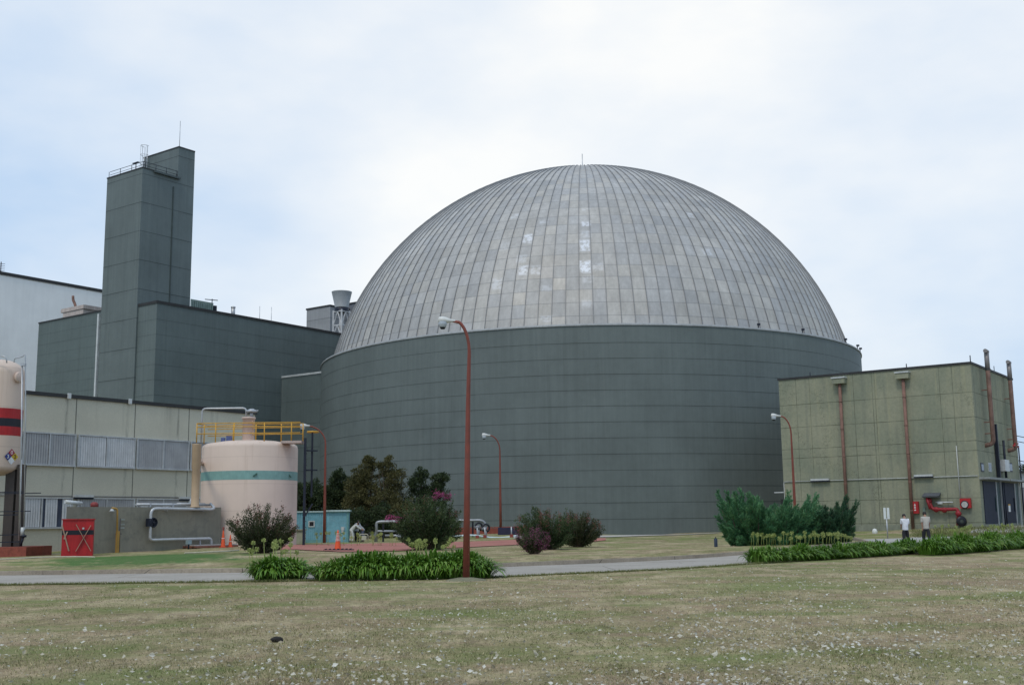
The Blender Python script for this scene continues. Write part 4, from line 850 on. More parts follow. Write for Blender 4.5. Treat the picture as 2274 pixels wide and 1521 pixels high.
m = MB(); m.lathe(OF.at((u0+u1)/2+.05, (z0+z1)/2-.1, .3), [(.22, .0), (.26, .04), (.3, 0)], 20, OF.n); m.cur = 1; m.lathe(OF.at((u0+u1)/2+.05, (z0+z1)/2-.1, .3), [(0, .03), (.23, .03)], 20, OF.n); m.build('reel', [black_paint, paint('reel_face', (.42, .4, .38))], hc)
ec = thing('extinguisher_cabinet', 'narrow red extinguisher cabinet with white marks right of a downpipe', 'cabinet', FP(2034, 1141, 0))
m = MB(); u0, z0 = OF.uz(2028, 1140); u1, z1 = OF.uz(2041, 1113); OF.slab(m, u0, u1, z0, z1, .02, .28); m.build('housing', red_paint, ec)
m = MB(); um = (u0+u1)/2
for zz in (.68, .5, .3): m = MB(); OF.slab(m, um-.06, um+.06, z0+(z1-z0)*zz-.06, z0+(z1-z0)*zz+.04, .28, .30); m.build('white_mark', paint('mark_white', (.7, .62, .6)), ec)
m = MB()
OF.slab(m, um-.03, um+.03, z0+(z1-z0)*.74, z0+(z1-z0)*.82, .28, .3); m.build('white_mark', paint('mark_white', (.7, .62, .6)), ec)
m = MB(); c = FP(2053, 1131, .0); OF.slab(m, OF.uz(2053, 1131)[0]-.1, OF.uz(2053, 1131)[0]+.1, c.z-.15, c.z+.15, .02, .14); tag(m.build('switch_box', paint('switch_grey', (.14, .19, .16)), None, c), 'small grey-green switch box between cabinet and red pipes', 'switch box')
# white hut and wires at the far right edge
WHT = pt(2262, 1165, 104); m = MB(); hut = thing('white_hut', 'pale low hut just visible at the right picture edge', 'hut', on_ground(WHT))
za = pt(2265, 1050, 104).z; zm_ = pt(2265, 1082, 104).z; X0 = pt(2262, 1100, 104).x
m.prism([(X0, 104), (X0+9, 104), (X0+9, 110), (X0, 110)], zm_, za); m.build('upper_wall', paint('hut_white', (.5, .52, .54)), hut)
m = MB(); m.prism([(X0-.02, 103.98), (X0+9, 103.98), (X0+9, 110), (X0-.02, 110)], 0, zm_); m.build('lower_wall', paint('hut_grey', (.2, .2, .22)), hut)
m = MB(); m.box((X0+4.4, 107, za+.08), (9.8, 6.8, .16)); m.build('roof', black_edge, hut)
for i, (y_, lab) in enumerate(((968, 'topmost of the thin overhead wires at the right picture edge'), (980, 'second of the thin overhead wires from the top'), (1022, 'lowest thin overhead wire above the white hut'))):
    m = MB(); a = pt(2235, y_-5, 150); b = pt(2600, y_+8, 150); m.tube([a.lerp(b, t)-Vector((0, 0, 1.2*math.sin(math.pi*t))) for t in np.linspace(0, 1, 12)], .05, 4)
    tag(m.build('overhead_wire', dark_steel, None, a), lab, 'wire', 'overhead wires')
# ================================================================ STREET LAMPS
def street_lamp(base, H, label, reach=1.15, rot=math.pi, r0=.11, s=1., lean=0.):
    base = Vector(base); t = thing('street_lamp', label, 'street lamp', base, 'rust-red curved street lamps')
    dx = Vector((math.cos(rot), math.sin(rot), 0)); top = Vector((0, 0, H-1.25*s))+Vector((lean, 0, 0))
    pts = [Vector((0, 0, -.1)), Vector((lean*.33, 0, H*.33)), Vector((lean*.66, 0, H*.66)), top]; rad = [r0, r0*.86, r0*.66, r0*.5]
    for a in np.linspace(.2, 1.25, 9): pts.append(top+Vector((0, 0, 1.25*s*math.sin(a)))+dx*(reach*(1-math.cos(a)))); rad.append(r0*.45)
    e = pts[-1]+dx*.28*s+Vector((0, 0, .05*s)); pts.append(e); rad.append(r0*.36)
    m = MB(); m.tube([base+p for p in pts], rad, 12); m.build('pole', lamp_red, t)
    e = base+e; d = (dx-Vector((0, 0, -.08))).normalized()
    m = MB(); m.lathe(e-dx*.15*s, [(.01, 0), (.055*s, .02*s), (.07*s, .22*s), (.12*s, .36*s), (.15*s, .52*s), (.13*s, .66*s), (.01, .70*s)], 16, d); m.build('lamp_head', paint('lamp_head_pale', (.55, .55, .52), .4), t)
    m = MB(); c = e+dx*.36*s-Vector((0, 0, .04*s)); m.lathe(c, [(.16*s, .02*s), (.17*s, -.06*s), (.13*s, -.19*s), (.06*s, -.25*s), (.01, -.26*s)], 16); m.cur = 1; m.lathe(c-Vector((0, 0, .2*s)), [(.12*s, 0), (.08*s, -.07*s), (0, -.08*s)], 12)
    m.build('lamp_glass', [paint('lamp_glass', (.42, .46, .50), .15, .0, spec=.7), dark_steel], t); return t
b = ptT(1035, 1289); Hm = pt(1030, 712, b.y).z-b.z
street_lamp(b, Hm, 'tallest rust-red street lamp standing in the agapanthus bed on the near lawn', .42, math.pi, .10, .74, lean=.13)
m = MB(); m.lathe(b-Vector((0, 0, .05)), [(.75, 0), (.5, .08), (.2, .13), (0, .14)], 18); m.v = [(x+random.uniform(-.05, .05), y, z) for x, y, z in m.v]; tag(m.build('soil_mound', paint('soil', (.17, .16, .10), .95, var=.25), None, b), 'low mound of dry soil at the foot of the tallest lamp', 'soil mound')
for px, py, Y, ytop, lab, rc_ in ((720, 1205, 76, 945, 'rust-red street lamp in front of the teal cabin beside the pink tank', 1.35), (1112, 1185, 91, 966, 'rust-red street lamp standing before the middle of the round wall', .9), (1768, 1180, 78, 923, 'rust-red street lamp behind the juniper at the olive building corner', .75)):
    p = pt(px, py, Y); p.z = T(p.x, p.y); street_lamp(p, pt(px-15, ytop, Y).z-p.z, lab, rc_, math.pi, .11)
# ================================================================ YARD OBJECTS
# teal cabin
cn0 = pt(773, 1200, 84); CW = Wall(cn0, (-1, -.10, 0)); cq = on_ground(CW.c); tc_ = paint('cabin_teal', (.15, .33, .39), .55, var=.18, sc=2, dirt=(.24, .38, .45)); ctrim = paint('cabin_trim', (.13, .28, .27), .6, var=.2)
cab = thing('site_cabin', 'teal corrugated steel cabin with a small square window by the pink tank', 'cabin', cq)
uc = CW.uz(640, 1170)[0]; zt7 = CW.hit(720, 1136).z; zb7 = cq.z-.1
m = MB(); m.prism([CW.c, CW.c+CW.d*uc, CW.c+CW.d*uc-CW.n*2.4, CW.c-CW.n*2.4], zb7, zt7)
ux = CW.uz(722, 1170)[0]
n = int((uc-ux)/.16)
for i in range(n): u = ux+.15+(uc-ux-.2)*i/n; CW.slab(m, u, u+.075, zb7+.35, zt7-.1, 0, .035)
m.build('wall', tc_, cab)
m = MB(); CW.slab(m, -.12, ux-.05, zt7, zt7+.12, -2.5, .18); CW.slab(m, ux-.02, uc, zt7-.03, zt7+.06, -2.5, .14); m.build('roof', paint('cabin_roof', (.38, .47, .46), .6), cab)
m = MB(); CW.slab(m, -.02, .1, zb7, zt7, 0, .05); CW.slab(m, ux-.08, ux+.08, zb7, zt7, 0, .06); CW.slab(m, ux, uc, zb7, zb7+.35, 0, .04); CW.slab(m, .0, ux, zb7, zb7+.2, 0, .03); m.build('corner_trim', ctrim, cab)
m = MB(); u0, z0 = CW.uz(685, 1170); u1, z1 = CW.uz(699, 1156); CW.slab(m, u0, u1, z0, z1, 0, .08); wfr = m.build('window', white_metal, cab); m = MB(); CW.slab(m, u0-.07, u1+.07, z0+.07, z1-.07, .08, .085); m.build('pane', paint('dark_glass2', (.015, .015, .02), .12, spec=.6), wfr)
m = MB(); u0, z0 = CW.uz(761, 1177); CW.slab(m, u0-.12, u0+.12, z0, z0+.25, 0, .1); CW.slab(m, u0-.06, u0+.1, z0-.16, z0, 0, .07); m.build('switch_box', [white_metal], cab)
q = on_ground(pt(664, 1213, 76)); m = MB(); m.prism([(q.x-.35, 76), (q.x+.3, 76), (q.x+.3, 76.7), (q.x-.35, 76.7)], q.z-.1, q.z+.85); m.box((q.x, 76.3, q.z+.88), (.8, .8, .07)); tag(m.build('concrete_block', paint('pale_block', (.30, .30, .22), .9), None, q), 'pale concrete block beside the black ladder foot', 'block')
# cones
orange = paint('cone_orange', (.72, .10, .03), .45, var=.08); 
def cone(px, py, Y, H, label, rings=0, tall=False):
    q = on_ground(pt(px, py, Y)); t = thing('traffic_cone', label, 'traffic cone', q, 'orange traffic cones'); m = MB(); r = H*(.17 if not tall else .12)
    m.lathe(q, [(r, .03), (r*.28, H*.86), (r*.2, H), (0, H)], 18); m.build('cone', orange, t)
    m = MB(); m.box(q+Vector((0, 0, .02)), (r*2.8, r*2.8, .05)); m.build('base', paint('cone_base', (.5, .07, .03)), t)
    for i in range(rings): z = H*(.45+.07*i); m = MB(); rr = r*(1-.72*z/(H*.86))+.012; m.lathe(q, [(rr+.006, z), (rr+.012, z+.012), (rr-.002, z+.04)], 16); m.build('white_band', paint('cone_white', (.7, .5, .45)), t)
    if tall: m = MB(); m.lathe(q, [(r*.42, H*.9), (r*.5, H), (r*.3, H*1.06), (0, H*1.08)], 12); m.build('dark_cap', paint('cap_dark', (.2, .05, .04)), t)
cone(495, 1222, 63, 1.05, 'tall orange cone with dark cap between concrete box and pink tank', 1, True)
cone(511, 1222, 63.5, .68, 'short orange cone half hidden by the dark round bush', 1)
cone(750, 1222, 60, 1.02, 'tall ringed orange cone on the red paving before the teal cabin', 6)
q = on_ground(pt(752, 1225, 58)); m = MB(); m.box(q+Vector((0, 0, .03)), (1.5, .5, .09)); 
for i in range(7): m.box(q+Vector((-.65+i*.21, 0, .09)), (.05, .5, .05))
tag(m.build('drain_grate', paint('grate', (.06, .03, .04), .7), None, q), 'dark low drain grate at the foot of the ringed cone', 'grate')
# guard rails / pipes in the yard
def rail(name, label, pts_, r, mat, cat='railing'):
    q = pts_[0]; m = MB(); m.tube(bend(pts_, .3), r, 8); return tag(m.build(name, mat, None, (q.x, q.y, q.z)), label, cat)
gY = 84.
gr = thing('pipe_loop', 'silver pipe loop on black posts behind the pink-flowered bush', 'pipe', on_ground(pt(838, 1205, gY)))
G = lambda x, y, Y=gY: pt(x, y, Y)
m = MB(); m.tube(bend([G(836, 1206), G(836, 1160), G(845, 1158), G(1000, 1156), G(1068, 1155), G(1077, 1160), G(1077, 1174)], .3), .105, 10); m.tube(bend([G(833, 1204), G(834, 1179), G(895, 1179)], .15), .075, 8); m.tube([G(855, 1189), G(905, 1189)], .09, 8); m.tube([G(880, 1192, 83), G(1015, 1190, 83)], .07, 8)
m.build('pipe', paint('yard_pipe_grey', (.30, .31, .32), .45, .4), gr)
m = MB()
for x_, y0, y1 in ((851, 1163, 1208), (882, 1180, 1198), (1050, 1158, 1205)): m.box((G(x_, y0)+G(x_, y1))/2, (.13, .13, (G(x_, y0)-G(x_, y1)).length))
m.build('post', black_paint, gr)
for x_, y_ in ((1063, 1169), (1079, 1172)):
    c = G(x_, y_, 83.5); m = MB(); m.lathe(c, [(.21, -.05), (.3, -.05), (.34, 0), (.3, .05), (.21, .05), (.21, -.05)], 20, (.35, -1, 0)); m.cur = 1; m.lathe(c+Vector((-.12, 0, -.05)), [(0, -.2), (.16, -.2), (.16, .2), (0, .2)], 12, (1, 0, 0)); m.tube([c, c-Vector((0, 0, 1.1))], .08, 8); m.build('valve_wheel', [black_paint, paint('valve_grey', (.22, .22, .23), .5, .3)], gr)
m = MB(); pts_ = [pt(x, y, 82) for x, y in ((1005, 1191), (1040, 1188), (1060, 1189), (1085, 1193), (1112, 1194), (1135, 1192), (1152, 1188))]; m.tube(pts_, .07, 8)
tag(m.build('hose', paint('hose_pale', (.5, .58, .6), .4), None, pts_[0]), 'pale blue-white hose strung low across small posts', 'hose')
for x_, lab in ((1060, 'short post on red foot left, just below the first valve wheel'), (1077, 'short post on red foot under the second valve wheel'), (1136, 'short post on red foot beside the dark trough')):
    q = on_ground(pt(x_, 1206, 82)); t = thing('hose_post', lab, 'post', q, 'short hose posts'); m = MB(); m.tube([q, q+Vector((0, 0, .75))], .045, 8); m.build('post', galv, t); m = MB(); m.box(q+Vector((0, 0, .1)), (.24, .24, .22)); m.build('foot', paint('foot_red', (.25, .05, .04)), t)
q = on_ground(pt(1128, 1201, 86)); m = MB(); m.prism([(q.x-.75, 86), (q.x+.75, 86), (q.x+.75, 86.8), (q.x-.75, 86.8)], q.z, q.z+.55); tag(m.build('trough', paint('trough_dark', (.025, .022, .05), .4), None, q), 'dark low trough behind the hose at the lamp foot', 'trough')
a = on_ground(pt(1000, 1196, 93)); b = on_ground(pt(1160, 1194, 95)); m = MB(); m.bar(a+Vector((0, 0, .25)), b+Vector((0, 0, .25)), .25, .5)
for i in range(12): p = a.lerp(b, i/11); m.box(p+Vector((0, 0, .56)), (.5, .22, .08))
tag(m.build('low_brick_wall', brick, None, a), 'low red-brown brick wall along the foot of the drum', 'wall')
q = on_ground(pt(1590, 1215, 60)); bo = thing('bollard', 'short dark blue bollard on the grass left of the juniper', 'bollard', q); m = MB(); m.lathe(q, [(.09, -.05), (.09, .42), (.075, .44), (0, .45)], 14); m.build('body', paint('bollard_blue', (.03, .045, .075), .5), bo); m = MB(); m.tube([q+Vector((0, 0, .44)), q+Vector((0, 0, .52))], .025, 8); m.build('knob', dark_steel, bo)
q = on_ground(pt(1972, 1203, 73)); sg = thing('post_sign', 'sign post with two narrow white plates before the olive wall', 'sign', q)
m = MB(); z9 = pt(1970, 1150, 73).z; m.tube([q, Vector((q.x, q.y, z9))], .04, 8); m.build('post', galv, sg)
for dx in (-.11, .11): m = MB(); m.box((q.x+dx, q.y-.05, z9+.3), (.15, .03, .72)); m.build('plate', paint('sign_white', (.62, .65, .62), .5), sg)
q = on_ground(pt(1943, 1187, 82)); m = MB(); m.lathe(q, [(.16, 0), (.2, .15), (.12, .32), (0, .36)], 10); tag(m.build('white_stone', paint('stone_white', (.6, .6, .56)), None, q), 'small white marker stone on the grass before the olive wall', 'stone')
q = ptT(615, 1427); m = MB(); bm = bmesh.new(); bmesh.ops.create_icosphere(bm, subdivisions=3, radius=.075)
for v in bm.verts: nse = math.sin(v.co.x*60)*math.cos(v.co.y*47+1)*math.sin(v.co.z*53); v.co *= 1+.16*nse+random.uniform(-.04, .04); v.co.z *= .6; v.co.x *= 1.15
m.add([v.co+q+Vector((0, 0, .03)) for v in bm.verts], [[v.index for v in f.verts] for f in bm.faces]); bm.free(); tag(m.build('dark_clod', paint('clod', (.02, .017, .014), .9), None, q), 'single dark clod lying on the near lawn', 'clod')
# thin pale ground pipe in front of the pit
m = MB(); pts_ = [ptT(x, y)+Vector((0, 0, .03)) for x, y in ((0, 1243), (60, 1240), (120, 1237.5), (165, 1237), (210, 1238))]; m.tube(pts_, .028, 6); tag(m.build('ground_hose', paint('hose_cream', (.5, .47, .36)), None, pts_[0]), 'thin pale hose lying on the grass before the red cabinet', 'hose')
m = MB(); pts_ = [ptT(x, y)+Vector((0, 0, .03)) for x, y in ((410, 1229), (460, 1227), (500, 1225), (530, 1223))]; m.tube(pts_, .035, 6); tag(m.build('ground_hose', paint('hose_cream', (.5, .47, .36)), None, pts_[0]), 'thin pale hose lying on the grass below the pink tank', 'hose')
q = on_ground(BX.at(*BX.uz(455, 1214), .5)); m = MB(); m.box(q+Vector((0, 0, .06)), (3.0, 1.1, .1), DA, BX.n); m.cur = 1; m.box(q+Vector((0, 0, .135)), (2.9, 1.0, .05), DA, BX.n); tag(m.build('pipe_slab', [paint('slab_brown', (.22, .09, .06)), paint('slab_grey', (.35, .34, .33))], None, q), 'low reddish slab with pale top under the silver pipe end', 'slab')
for i, (px, py) in enumerate(((1782, 732), (1877, 757), (1904, 770), (1910, 776), (1684, 727))):
    r = Vector(ray(px, py)); a = math.atan2(0, 1); b_ = Vector((C0.x, C0.y)); d2 = Vector((r.x, r.y)).normalized(); bb = d2.dot(b_); tq = bb-math.sqrt(max(bb*bb-(b_.length_squared-RD*RD), 0)); q = Vector((d2.x*tq, d2.y*tq, ZR-.05))
    m = MB(); m.tube([q, q+Vector((0, 0, .35))], .05, 6); m.box(q+Vector((.05, 0, .38)), (.28, .2, .18)); m.build('rim_lamp', dark_steel, rb_)
# ================================================================ VEGETATION
def rnd(n, a=-1., b=1.): return RNG.uniform(a, b, n)
def unit(v): return v/np.maximum(np.linalg.norm(v, axis=-1, keepdims=True), 1e-9)
def cards(mb, c, d, L, W, fold=.0):
    """diamond leaves: base c, direction d, length L, width W, random roll"""
    n = len(c); d = unit(d); s = unit(np.cross(d, RNG.normal(size=(n, 3)))); nn = np.cross(d, s)
    L = np.broadcast_to(np.asarray(L, float), (n,))[:, None]; W = np.broadcast_to(np.asarray(W, float), (n,))[:, None]
    V = np.stack([c, c+d*L*.45+s*W*.5+nn*W*.15, c+d*L, c+d*L*.45-s*W*.5+nn*W*.15], 1).reshape(-1, 3)
    b = len(mb.v); mb.v += V.tolist(); mb.f += [(b+4*i, b+4*i+1, b+4*i+2, b+4*i+3) for i in range(n)]; mb.mi += [mb.cur]*n; mb.sm += [False]*n
def limbs(mb, base, tips, r0, r1=.02, wob=.12, n=6, split=.0):
    for t in tips:
        base_ = Vector(base); t = Vector(t); k = 6; L = (t-base_).length; pts = []
        for i in range(k):
            f = i/(k-1); p = base_.lerp(t, f); p.x += random.uniform(-wob, wob)*L*.25*(0 < i < k-1); p.y += random.uniform(-wob, wob)*L*.25*(0 < i < k-1); p.z += L*.06*math.sin(f*math.pi); pts.append(p)
        mb.tube(pts, [r0+(r1-r0)*(i/(k-1)) for i in range(k)], n)
bark = paint('bark', (.10, .075, .055), .9, var=.3, sc=8)
LEAFS = {
 'dark': foliage_mat('leaf_dark_olive', [(.014, .022, .012), (.028, .046, .019), (.052, .078, .028), (.095, .11, .05)]),
 'brown': foliage_mat('leaf_brown_olive', [(.028, .032, .014), (.068, .07, .026), (.125, .115, .04), (.19, .16, .065)]),
 'bush': foliage_mat('leaf_bush_green', [(.018, .034, .014), (.038, .068, .024), (.075, .11, .04), (.13, .155, .065)]),
 'bronze': foliage_mat('leaf_bronze', [(.016, .026, .012), (.036, .052, .02), (.068, .08, .032), (.12, .11, .055)]),
 'juniper': foliage_mat('leaf_juniper', [(.03, .085, .048), (.065, .18, .085), (.12, .28, .12), (.26, .43, .19)]),
 'junidark': foliage_mat('leaf_juniper_dark', [(.016, .042, .028), (.034, .085, .046), (.062, .14, .066), (.12, .21, .09)]),
 'strap': foliage_mat('leaf_strap_green', [(.025, .06, .007), (.07, .16, .016), (.145, .28, .035), (.34, .42, .14)], .3, .4),
 'pink': foliage_mat('flower_pink', [(.20, .03, .09), (.36, .06, .17), (.50, .12, .28)], .3),
 'mauve': foliage_mat('flower_mauve', [(.10, .03, .06), (.20, .06, .11), (.30, .11, .17)], .3),
 'rusty': foliage_mat('flower_rusty', [(.12, .05, .035), (.22, .09, .07), (.30, .12, .12)], .3),
 'seed': foliage_mat('seed_head', [(.16, .20, .05), (.36, .42, .13), (.58, .60, .26)], .3),
}
def clump_tree(name, label, cat, base, blobs, n, leaf, mat, group=None, trunk_r=.12, stems=1, density=1.):
    """crown = irregular leaf clumps (cx, cz, rx, rz in metres rel. to base) with sub-clumps and gaps"""
    base = Vector(base); t = thing(name, label, cat, base, group)
    m = MB(); tips = []
    tot = sum(b[2]*b[3] for b in blobs); sub = []
    for cx, cz, rx, rz in blobs:
        k = max(9, int(64*rx*rz/tot*len(blobs)**.5))
        for i in range(k):
            v = unit(RNG.normal(size=3)); rr = RNG.uniform(.1, 1.25)**.5
            c = np.array([base.x+cx+v[0]*rx*rr, base.y+v[1]*rx*.8*rr, base.z+cz+v[2]*rz*rr]); sub.append((c, RNG.uniform(.12, .30)*min(rx, rz)+.12)); 
            if i % 6 == 0: tips.append(c)
    per = int(n/len(sub))
    for c, r in sub:
        u = unit(RNG.normal(size=(per, 3))); rad = RNG.uniform(0, 1, per)**.45*r*(1+.5*RNG.normal(size=per).clip(-1, 1)*.4)
        p = c+u*rad[:, None]*np.array([1.15, 1.15, .85]); p[:, 2] = np.maximum(p[:, 2], base.z+.05)
        cards(m, p, u+RNG.normal(size=(per, 3))*.7+np.array([0, 0, .35]), RNG.uniform(.6, 1.3, per)*leaf, RNG.uniform(.35, .6, per)*leaf)
    m.build('crown', LEAFS[mat], t)
    m = MB(); hc = min(b[1]-b[3]*.4 for b in blobs)
    for s_ in range(stems):
        q = base+Vector((random.uniform(-.25, .25)*(stems > 1), random.uniform(-.2, .2)*(stems > 1), -.1)); top = base+Vector((blobs[s_ % len(blobs)][0]*.5, 0, max(hc, .5)))
        m.tube([q, q.lerp(top, .5)+Vector((random.uniform(-.06, .06), 0, 0)), top], [trunk_r, trunk_r*.8, trunk_r*.6], 8)
        limbs(m, top, [tuple(x) for x in tips[s_::max(stems, 1)]], trunk_r*.45, .012)
    m.build('trunk', bark, t); return t
S = lambda px, Y: px/F*Y     # metres per photo pixels at depth
def gb(px, py, Y): p = pt(px, py, Y); p.z = T(p.x, p.y); return p
# trees against the drum wall
b = gb(838, 1196, 96); sc_ = 96/F
def B(base, Y, *bl):   # blobs given as (px, py, rx, ry) in the photo, turned into metres at the tree's own depth
    out = []
    for x, y, rx, ry in bl: p = pt(x, y, Y); out.append((p.x-base.x, p.z-base.z, rx*Y/F, ry*Y/F))
    return out
clump_tree('bushy_tree', 'brownish-green tree with the highest pointed crown in front of the drum', 'tree', gb(815, 1196, 95), B(gb(815, 1196, 95), 95, (818, 1030, 14, 20), (808, 1062, 26, 28), (800, 1100, 34, 40), (818, 1142, 36, 32)), 20000, .17, 'brown', 'trees along the drum wall', .16)
clump_tree('bushy_tree', 'brownish-green tree with a thinner crown just right of the highest one', 'tree', gb(860, 1196, 94), B(gb(860, 1196, 94), 94, (858, 1032, 19, 15), (870, 1060, 24, 24), (858, 1100, 38, 34), (866, 1145, 34, 30)), 16000, .16, 'brown', 'trees along the drum wall', .15)
clump_tree('bushy_tree', 'dark green tree with two knobbly tops behind the pink-flowered bush', 'tree', gb(945, 1194, 94), B(gb(945, 1194, 94), 94, (934, 1055, 13, 14), (975, 1064, 19, 18), (930, 1085, 26, 22), (962, 1100, 30, 24), (925, 1130, 34, 30), (960, 1150, 30, 28)), 20000, .16, 'dark', 'trees along the drum wall', .15)
clump_tree('bushy_tree', 'nearly black round-topped tree above the teal cabin roof', 'tree', gb(750, 1198, 98), B(gb(750, 1198, 98), 98, (752, 1068, 26, 24), (735, 1095, 30, 30), (765, 1120, 26, 40), (735, 1150, 36, 36)), 20000, .18, 'dark', 'trees along the drum wall', .16)
clump_tree('bushy_tree', 'dark low tree half hidden behind the black ladder and cabin', 'tree', gb(690, 1200, 99), B(gb(690, 1200, 99), 99, (680, 1085, 28, 22), (700, 1110, 26, 30), (672, 1130, 30, 34), (695, 1160, 40, 30)), 14000, .18, 'dark', 'trees along the drum wall', .14)
clump_tree('shrub', 'dark low shrub at the foot of the drum behind the workers', 'shrub', gb(815, 1196, 90), B(gb(815, 1196, 90), 90, (795, 1152, 26, 26), (828, 1165, 24, 22), (845, 1150, 24, 30)), 9000, .15, 'dark', None, .06, 3)
clump_tree('shrub', 'broad dark shrub mass between the cabin and the pink-flowered bush', 'shrub', gb(880, 1196, 91.5), B(gb(880, 1196, 91.5), 91.5, (870, 1150, 30, 28), (900, 1140, 26, 28), (885, 1178, 40, 20), (850, 1178, 30, 18)), 9000, .15, 'brown', None, .06, 3)
clump_tree('bushy_tree', 'small dark tree top at the right picture edge beyond the white hut', 'tree', gb(2290, 1160, 125), B(gb(2290, 1160, 125), 125, (2284, 1050, 20, 16), (2300, 1070, 24, 20), (2292, 1100, 26, 26)), 3500, .3, 'dark', None, .2)
# many-stemmed flowering bushes
def spray_bush(label, base, Y, outline, n_st, leaf, mat, flower=None, fl_zone=None, group=None, dens=55, name='flowering_bush', fl_p=.35):
    """stems fan out from the base to points scattered through the outline; leaves sit along each stem"""
    t = thing(name, label, 'bush', base, group); m = MB(); st = MB(); fm = MB(); base = Vector(base)
    pts_ = [pt(x, y, Y) for x, y in outline]; cxm = sum(p.x for p in pts_)/len(pts_); hw = max(abs(p.x-cxm) for p in pts_); c0 = np.array([cxm, Y])
    nO = len(outline)
    P_ = []; 
    for i in range(n_st):
        f = random.random()*(nO-1); j = int(f); a = pts_[j].lerp(pts_[j+1], f-j); k = math.sqrt(random.uniform(.12, 1.))
        if i < nO*3: k = random.uniform(.9, 1.06)
        yy = random.uniform(-1, 1); dp = hw*.85*math.sqrt(max(0, 1-min(1, abs(a.x-cxm)/hw)**2*.8)); kk = math.sqrt(max(0, 1-(yy*.8)**2))
        tip = Vector((base.x+(a.x-base.x)*k*(.25+.75*kk), Y+yy*dp*max(k, .5), base.z+(a.z-base.z)*k*(.35+.65*kk)+.1)); P_.append((tip, yy, k))
    for tip, yy, k in P_:
        mid = base.lerp(tip, .5)+Vector(((tip.x-base.x)*.10, 0, -.0*(tip.z-base.z))); L = (tip-base).length
        root = base+Vector((random.uniform(-.15, .15), random.uniform(-.15, .15), -.05))
        if L > .4 and random.random() < .5: st.tube([root, mid, tip], [.022, .013, .005], 5)
        n = int(dens*L); tt = RNG.uniform(.22, 1.02, n)**.8; a_, b_, c_ = np.array(root), np.array(mid), np.array(tip)
        p = ((1-tt)**2)[:, None]*a_+(2*tt*(1-tt))[:, None]*b_+(tt**2)[:, None]*c_; spread = (.05+.12*(1-tt))[:, None]*(L*.5+.35)
        p = p+RNG.normal(size=(n, 3))*spread*.55; p[:, 2] = np.maximum(p[:, 2], base.z+.06+.05*rnd(n))
        d = unit(c_-b_)+RNG.normal(size=(n, 3))*.75
        cards(m, p, d, RNG.uniform(.6, 1.3, n)*leaf, RNG.uniform(.35, .55, n)*leaf)
        if flower and random.random() < fl_p and (fl_zone is None or fl_zone(tip)):
            nf = 34; q = c_+RNG.normal(size=(nf, 3))*np.array([.055, .055, .11]); cards(fm, q, RNG.normal(size=(nf, 3)), .055, .045)
    m.build('foliage', LEAFS[mat], t); st.build('stem', bark, t)
    if fm.v: fm.build('flower', LEAFS[flower], t)
    return t
ol = lambda *a: a
spray_bush('dark round bush with reddish spiky twigs in front of the pink tank', gb(582, 1229, 53), 53, [(540, 1222), (512, 1195), (500, 1160), (520, 1150), (545, 1135), (582, 1122), (612, 1130), (640, 1142), (652, 1160), (664, 1175), (650, 1200), (615, 1224)], 250, .085, 'bronze', 'rusty', lambda p: p.z > 1.0, fl_p=.16, dens=62)
spray_bush('large dark bush topped with bright pink flowers in front of the drum', gb(955, 1222, 58), 58, [(915, 1218), (885, 1200), (866, 1165), (880, 1140), (905, 1112), (950, 1096), (985, 1098), (1005, 1118), (1022, 1140), (1030, 1165), (1020, 1195), (985, 1219)], 330, .095, 'bush', 'rusty', lambda p: p.z > 1.7, fl_p=.2, dens=62)
mb_ = MB()
for px, py in ((975, 1100), (985, 1098), (992, 1106), (970, 1094), (870, 1148), (882, 1152), (860, 1150), (966, 1104), (998, 1100)):
    q = pt(px, py, 57.7); q = np.array(q); n = 55; cards(mb_, q+RNG.normal(size=(n, 3))*np.array([.09, .12, .07]), RNG.normal(size=(n, 3)), .07, .055)
big = [o for o in bpy.data.objects if o.get('label', '').startswith('large dark bush topped')][0]; mb_.build('flower_cluster', LEAFS['pink'], big)
spray_bush('broad olive bush with a tall spike, behind the small mauve one', gb(1222, 1214, 58), 58, [(1165, 1210), (1142, 1180), (1138, 1156), (1168, 1142), (1190, 1122), (1194, 1135), (1228, 1138), (1268, 1140), (1285, 1165), (1275, 1195), (1255, 1210)], 330, .085, 'bush', 'rusty', lambda p: p.z > 1.2, 'bushes right of the tall lamp', fl_p=.2)
spray_bush('dark spreading bush at the right end of the bush group', gb(1285, 1206, 62), 62, [(1240, 1202), (1228, 1175), (1240, 1148), (1270, 1136), (1302, 1138), (1330, 1155), (1345, 1182), (1322, 1203)], 270, .085, 'bronze', 'rusty', lambda p: p.z > 1.2, 'bushes right of the tall lamp', fl_p=.15)
spray_bush('small low bush covered in mauve-pink flowers on a short forked stem', gb(1185, 1231, 52), 52, [(1165, 1218), (1149, 1208), (1147, 1194), (1158, 1184), (1185, 1178), (1207, 1182), (1223, 1197), (1214, 1216)], 150, .07, 'bronze', 'mauve', None, 'bushes right of the tall lamp', dens=60, fl_p=.36)
